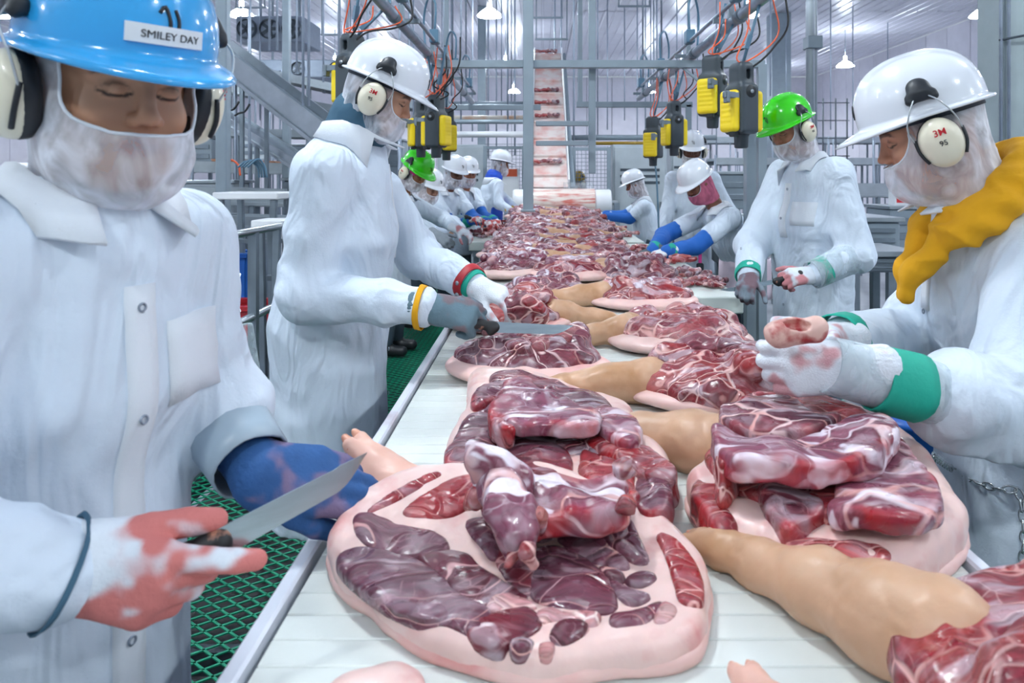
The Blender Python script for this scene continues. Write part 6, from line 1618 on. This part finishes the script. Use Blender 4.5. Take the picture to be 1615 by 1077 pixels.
# evaporators
def evap(label, px0, px1, py, Y, h, dp):
    a = P(px0, py, Y); b = P(px1, py, Y); t = thing('evaporator', label, 'cooling unit', ((a[0]+b[0])/2, Y, a[2])); w = b[0]-a[0]
    q = MB(); q.box(((a[0]+b[0])/2, Y+dp/2, a[2]+h/2), (w/2, dp/2, h/2), bev=.02); q.build('casing', M_cool, t)
    n = 3
    for i in range(n):
        x = a[0]+w*(i+.5)/n; q = MB(); q.lathe([(h*.36, -.05), (h*.40, 0), (h*.36, .02), (h*.34, .02), (h*.34, -.05)], (x, Y-.02, a[2]+h/2), np.array([[1, 0, 0], [0, 0, 1], [0, -1, 0]], float), 20); q.build('fan_ring', M_steel_d, t)
        q = MB()
        for k in range(5): an = k*1.2566; q.box((x+h*.17*math.cos(an), Y-.01, a[2]+h/2+h*.17*math.sin(an)), (h*.15, .01, h*.06), rotm() @ np.array(Matrix.Rotation(-an, 3, 'Y')))
        q.build('fan', M_darksteel, t)
    for i in (0, 1): bar(t, 'hanger', (a[0]+w*(.2+.6*i), Y+dp/2, a[2]+h), (a[0]+w*(.2+.6*i), Y+dp/2, CEIL), .05, m=M_steel_d)
evap('large grey cooling unit under the ceiling at upper left, nearer one', 372, 478, 66, 15, .55, 1.2)
evap('long grey cooling unit under the ceiling at upper left, farther one', 380, 560, 122, 18, .45, 1.2)
# cabinets and fence behind the table
def cabinet(label, px0, px1, py0, py1, Y, dp=.5):
    a = P(px0, py1, Y); b = P(px1, py0, Y); z0 = max(a[2], HALL_Z); t = thing('cabinet', label, 'cabinet', ((a[0]+b[0])/2, Y, HALL_Z)); w = b[0]-a[0]
    q = MB(); q.box(((a[0]+b[0])/2, Y+dp/2, (HALL_Z+b[2])/2), (w/2, dp/2, (b[2]-HALL_Z)/2), bev=.012); q.build('body', M_cab, t)
    q = MB(); q.box(((a[0]+b[0])/2, Y-.012, (HALL_Z+b[2])/2+.02), (w/2-.03, .012, (b[2]-HALL_Z)/2-.06), bev=.006); dr = q.build('door', M_cab, t)
    q = MB(); q.box((a[0]+w*.88, Y-.04, b[2]-1.0), (.015, .02, .10), bev=.004); q.build('handle', M_steel_d, dr)
    for k in range(3): q = MB(); q.box(((a[0]+b[0])/2, Y-.026, b[2]-.40-k*.10), (w*.36, .004, .022)); q.build('vent', M_darksteel, dr)
    return t
cabinet('tall grey control cabinet behind the far right worker', 966, 1052, 228, 400, 11.2)
cabinet('grey panel cabinet behind the far left workers', 690, 765, 228, 400, 12.0)
cabinet('narrow grey cabinet between the overhead posts', 1058, 1092, 228, 400, 12.5)
def fence(label, px0, px1, py0, Y):
    a = P(px0, py0, Y); b = P(px1, py0, Y); t = thing('mesh_fence', label, 'fence', ((a[0]+b[0])/2, Y, HALL_Z)); w = b[0]-a[0]; h = a[2]-HALL_Z
    for x in (a[0], b[0]): bar(t, 'post', (x, Y, HALL_Z), (x, Y, a[2]), .06)
    for z in (HALL_Z+.1, a[2]-.03): bar(t, 'rail', (a[0], Y, z), (b[0], Y, z), .05)
    n = int(w/.06); q = MB()
    for i in range(1, n): q.bar((a[0]+w*i/n, Y, HALL_Z+.1), (a[0]+w*i/n, Y, a[2]), .008)
    for i in range(int(h/.06)): q.bar((a[0], Y, HALL_Z+.1+i*.06), (b[0], Y, HALL_Z+.1+i*.06), .008)
    tag(q.build('wire_mesh', M_steel_d, t), kind='stuff'); return t
fence('wire mesh guard fence behind the worker in the blue apron', 765, 826, 230, 11.5)
fence('wire mesh guard fence right of the steep conveyor', 905, 960, 232, 11.0)
t = thing('warning_board', 'white board with an orange patch on the mesh fence', 'sign', P(802, 285, 11.4)); c = P(802, 290, 11.485); q = MB(); q.box(c, (.17, .01, .25), bev=.004); q.build('board', M_white, t); q = MB(); q.box(c+V(0, -.012, .18), (.14, .004, .06)); q.build('patch', M_orange, t)
# horizontal pipe runs and racks across the back
def run(label, px0, px1, py, Y, r, m=M_galv, name='pipe_run'):
    a, b = P(px0, py, Y), P(px1, py, Y); t = thing(name, label, 'pipe', (a+b)/2); q = MB(); q.tube([a, b], r, 10); q.build('pipe', m, t)
    n = max(2, int((b[0]-a[0])/2.5))
    for i in range(n): x = a[0]+(b[0]-a[0])*(i+.5)/n; q = MB(); q.tube([(x, Y, a[2]), (x, Y, CEIL)], .012, 6); q.build('hanger', M_galv, t)
run('grey pipe running level just above the far left workers', 690, 838, 192, 10.5, .035, M_paint)
run('white pipe level with the rung of the overhead frame', 690, 838, 212, 11, .05, M_white)
run('thin pipe run at helmet height behind the roller', 880, 1130, 217, 12.5, .05, M_paint)
run('second pipe run behind the roller, a little lower', 880, 1075, 226, 13, .035, M_brass)
run('long grey pipe high across the back of the hall', 700, 842, 165, 13, .06, M_paint)
run('orange banded hose run at upper left of the steep conveyor', 650, 838, 186, 14, .05, M_palebelt)
# wire rack tower, right background
t = thing('rack_tower', 'tall open wire rack behind the two workers on the right', 'rack', P(1295, 240, 15))
for px in (1253, 1275, 1298, 1318, 1336):
    for dy in (0, .8): a = P(px, 155, 15+dy); q = MB(); q.tube([a, (a[0], a[1], HALL_Z)], .016, 6); q.build('upright', M_darksteel, t)
for py in (162, 190, 218, 246, 274):
    for dy in (0, .8): q = MB(); q.tube([P(1250, py, 15+dy), P(1340, py, 15+dy)], .012, 6); q.build('shelf_wire', M_darksteel, t)
# long grey line of machines at right behind the workers
def machine(label, px0, px1, py0, py1, Y, dp, m=M_paint, zf=HALL_Z):
    a = P(px0, py1, Y); b = P(px1, py0, Y); t = thing('machine', label, 'machine', ((a[0]+b[0])/2, Y+dp/2, zf)); w = b[0]-a[0]; c = V((a[0]+b[0])/2, Y+dp/2, (a[2]+b[2])/2); h = b[2]-a[2]
    q = MB(); q.box(c, (w/2, dp/2, h/2), bev=.015); q.build('body', m, t)
    q = MB(); q.box(c+V(0, 0, h/2+.02), (w/2+.03, dp/2+.03, .02), bev=.006); q.build('top_rim', M_steel, t)
    for sx in (-1, 1):
        for sy in (-1, 1): p = c+V(sx*(w/2-.06), sy*(dp/2-.06), -h/2); bar(t, 'leg', p, V(p[0], p[1], zf), .06, m=M_steel_d)
    for i in range(2): q = MB(); q.box(c+V(0, -dp/2-.01, h*(.2-.35*i)), (w/2-.05, .012, h*.08), bev=.004); q.build('rail', M_steel_d, t)
    return t
machine('long grey trough behind the tall worker on the right', 1120, 1260, 275, 330, 9.5, .9)
machine('grey hopper machine between the two workers on the right', 1290, 1420, 350, 395, 6.2, .8)
machine('steel bench between the two workers on the right, lower one', 1300, 1450, 405, 430, 5.0, .6, M_steel_d)
machine('dark grey bin behind the left elbow of the green hat worker', 1140, 1172, 345, 420, 5.9, .4, M_darksteel, .004)
machine('grey cabinet machine in the gap behind the nose of the mustard hood worker', 1405, 1500, 330, 395, 8.2, .6)
t = thing('carton', 'white carton with red print on the bench in the right gap', 'box', P(1395, 335, 7.6)); c = P(1418, 330, 8.45)+V(0, 0, .141); q = MB(); q.box(c, (.09, .08, .10), bev=.004); q.build('box', M_white, t); q = MB(); q.box(c+V(0, -.083, -.03), (.07, .002, .03)); q.build('print_patch', M_redink, t)
t = thing('blue_drum', 'blue lidded tub by the belt below the arm of the mustard hood worker', 'tub', P(1430, 660, 2.3)); c = P(1434, 662, 2.3); q = MB(); q.lathe([(.001, -.25), (.11, -.25), (.125, .0), (.13, .0), (.13, .02), (.001, .022)], c, None, 24); q.build('tub', M_bluecrate, t); q = MB(); q.bar((c[0], c[1], .004), c-V(0, 0, .25), .14); q.build('stand', M_darksteel, t)
conveyor_line('far level conveyor in the right background with small parts', P(1120, 255, 18), P(1500, 255, 18), .8, .18, nleg=5)
conveyor_line('grey overhead conveyor deep in the right background', P(1100, 222, 22), P(1520, 222, 22), .8, .2, nleg=5)
conveyor_line('grey conveyor line below it in the right background', P(1120, 300, 13), P(1500, 300, 13), .7, .25, nleg=5)
for i in range(26):
    px = rr.uniform(1105, 1400); Y = rr.uniform(15, 24); p = P(px, 255, Y); h = rr.uniform(.6, 1.8); o = link('upright_pipe', rm); o.location = (p[0], p[1], HALL_Z); o.scale = (1.3, 1.3, 1.6+h); tag(o, 'thin upright pipe standing in the right background', 'pipe', 'upright pipes in the right background')
for i in range(30):
    px = rr.uniform(250, 640); Y = rr.uniform(9, 20); p = P(px, 255, Y); h = rr.uniform(.6, 2.6); o = link('upright_pipe', rm); o.location = (p[0], p[1], HALL_Z); o.scale = (1.3, 1.3, 1.6+h); tag(o, 'thin upright pipe standing in the left background', 'pipe', 'upright pipes in the left background')
for i, (px, py, Y, w, h) in enumerate(((300, 240, 13, .8, .5), (410, 236, 18, 1.0, .5), (480, 250, 16.5, .6, .6), (560, 240, 18.5, 1.2, .6), (330, 320, 9, .6, .5), (470, 325, 9.8, .4, .7), (600, 250, 16, 1.0, .8))):
    c = P(px, py, Y); machine('grey machine box in the left background, number of seven by distance'.replace('number of seven by distance', ('under the inclined conveyor', 'below the brown trays', 'beside the neck of the left worker', 'far behind the left worker helmet', 'behind the chin net of the blue hat worker', 'behind the shoulder of the left worker', 'farthest, behind the face of the left worker')[i]), px-w/2/Y*FPX, px+w/2/Y*FPX, py-h/2/Y*FPX, py+h/2/Y*FPX, Y, .6, (M_paint, M_cab, M_steel_d)[i % 3])
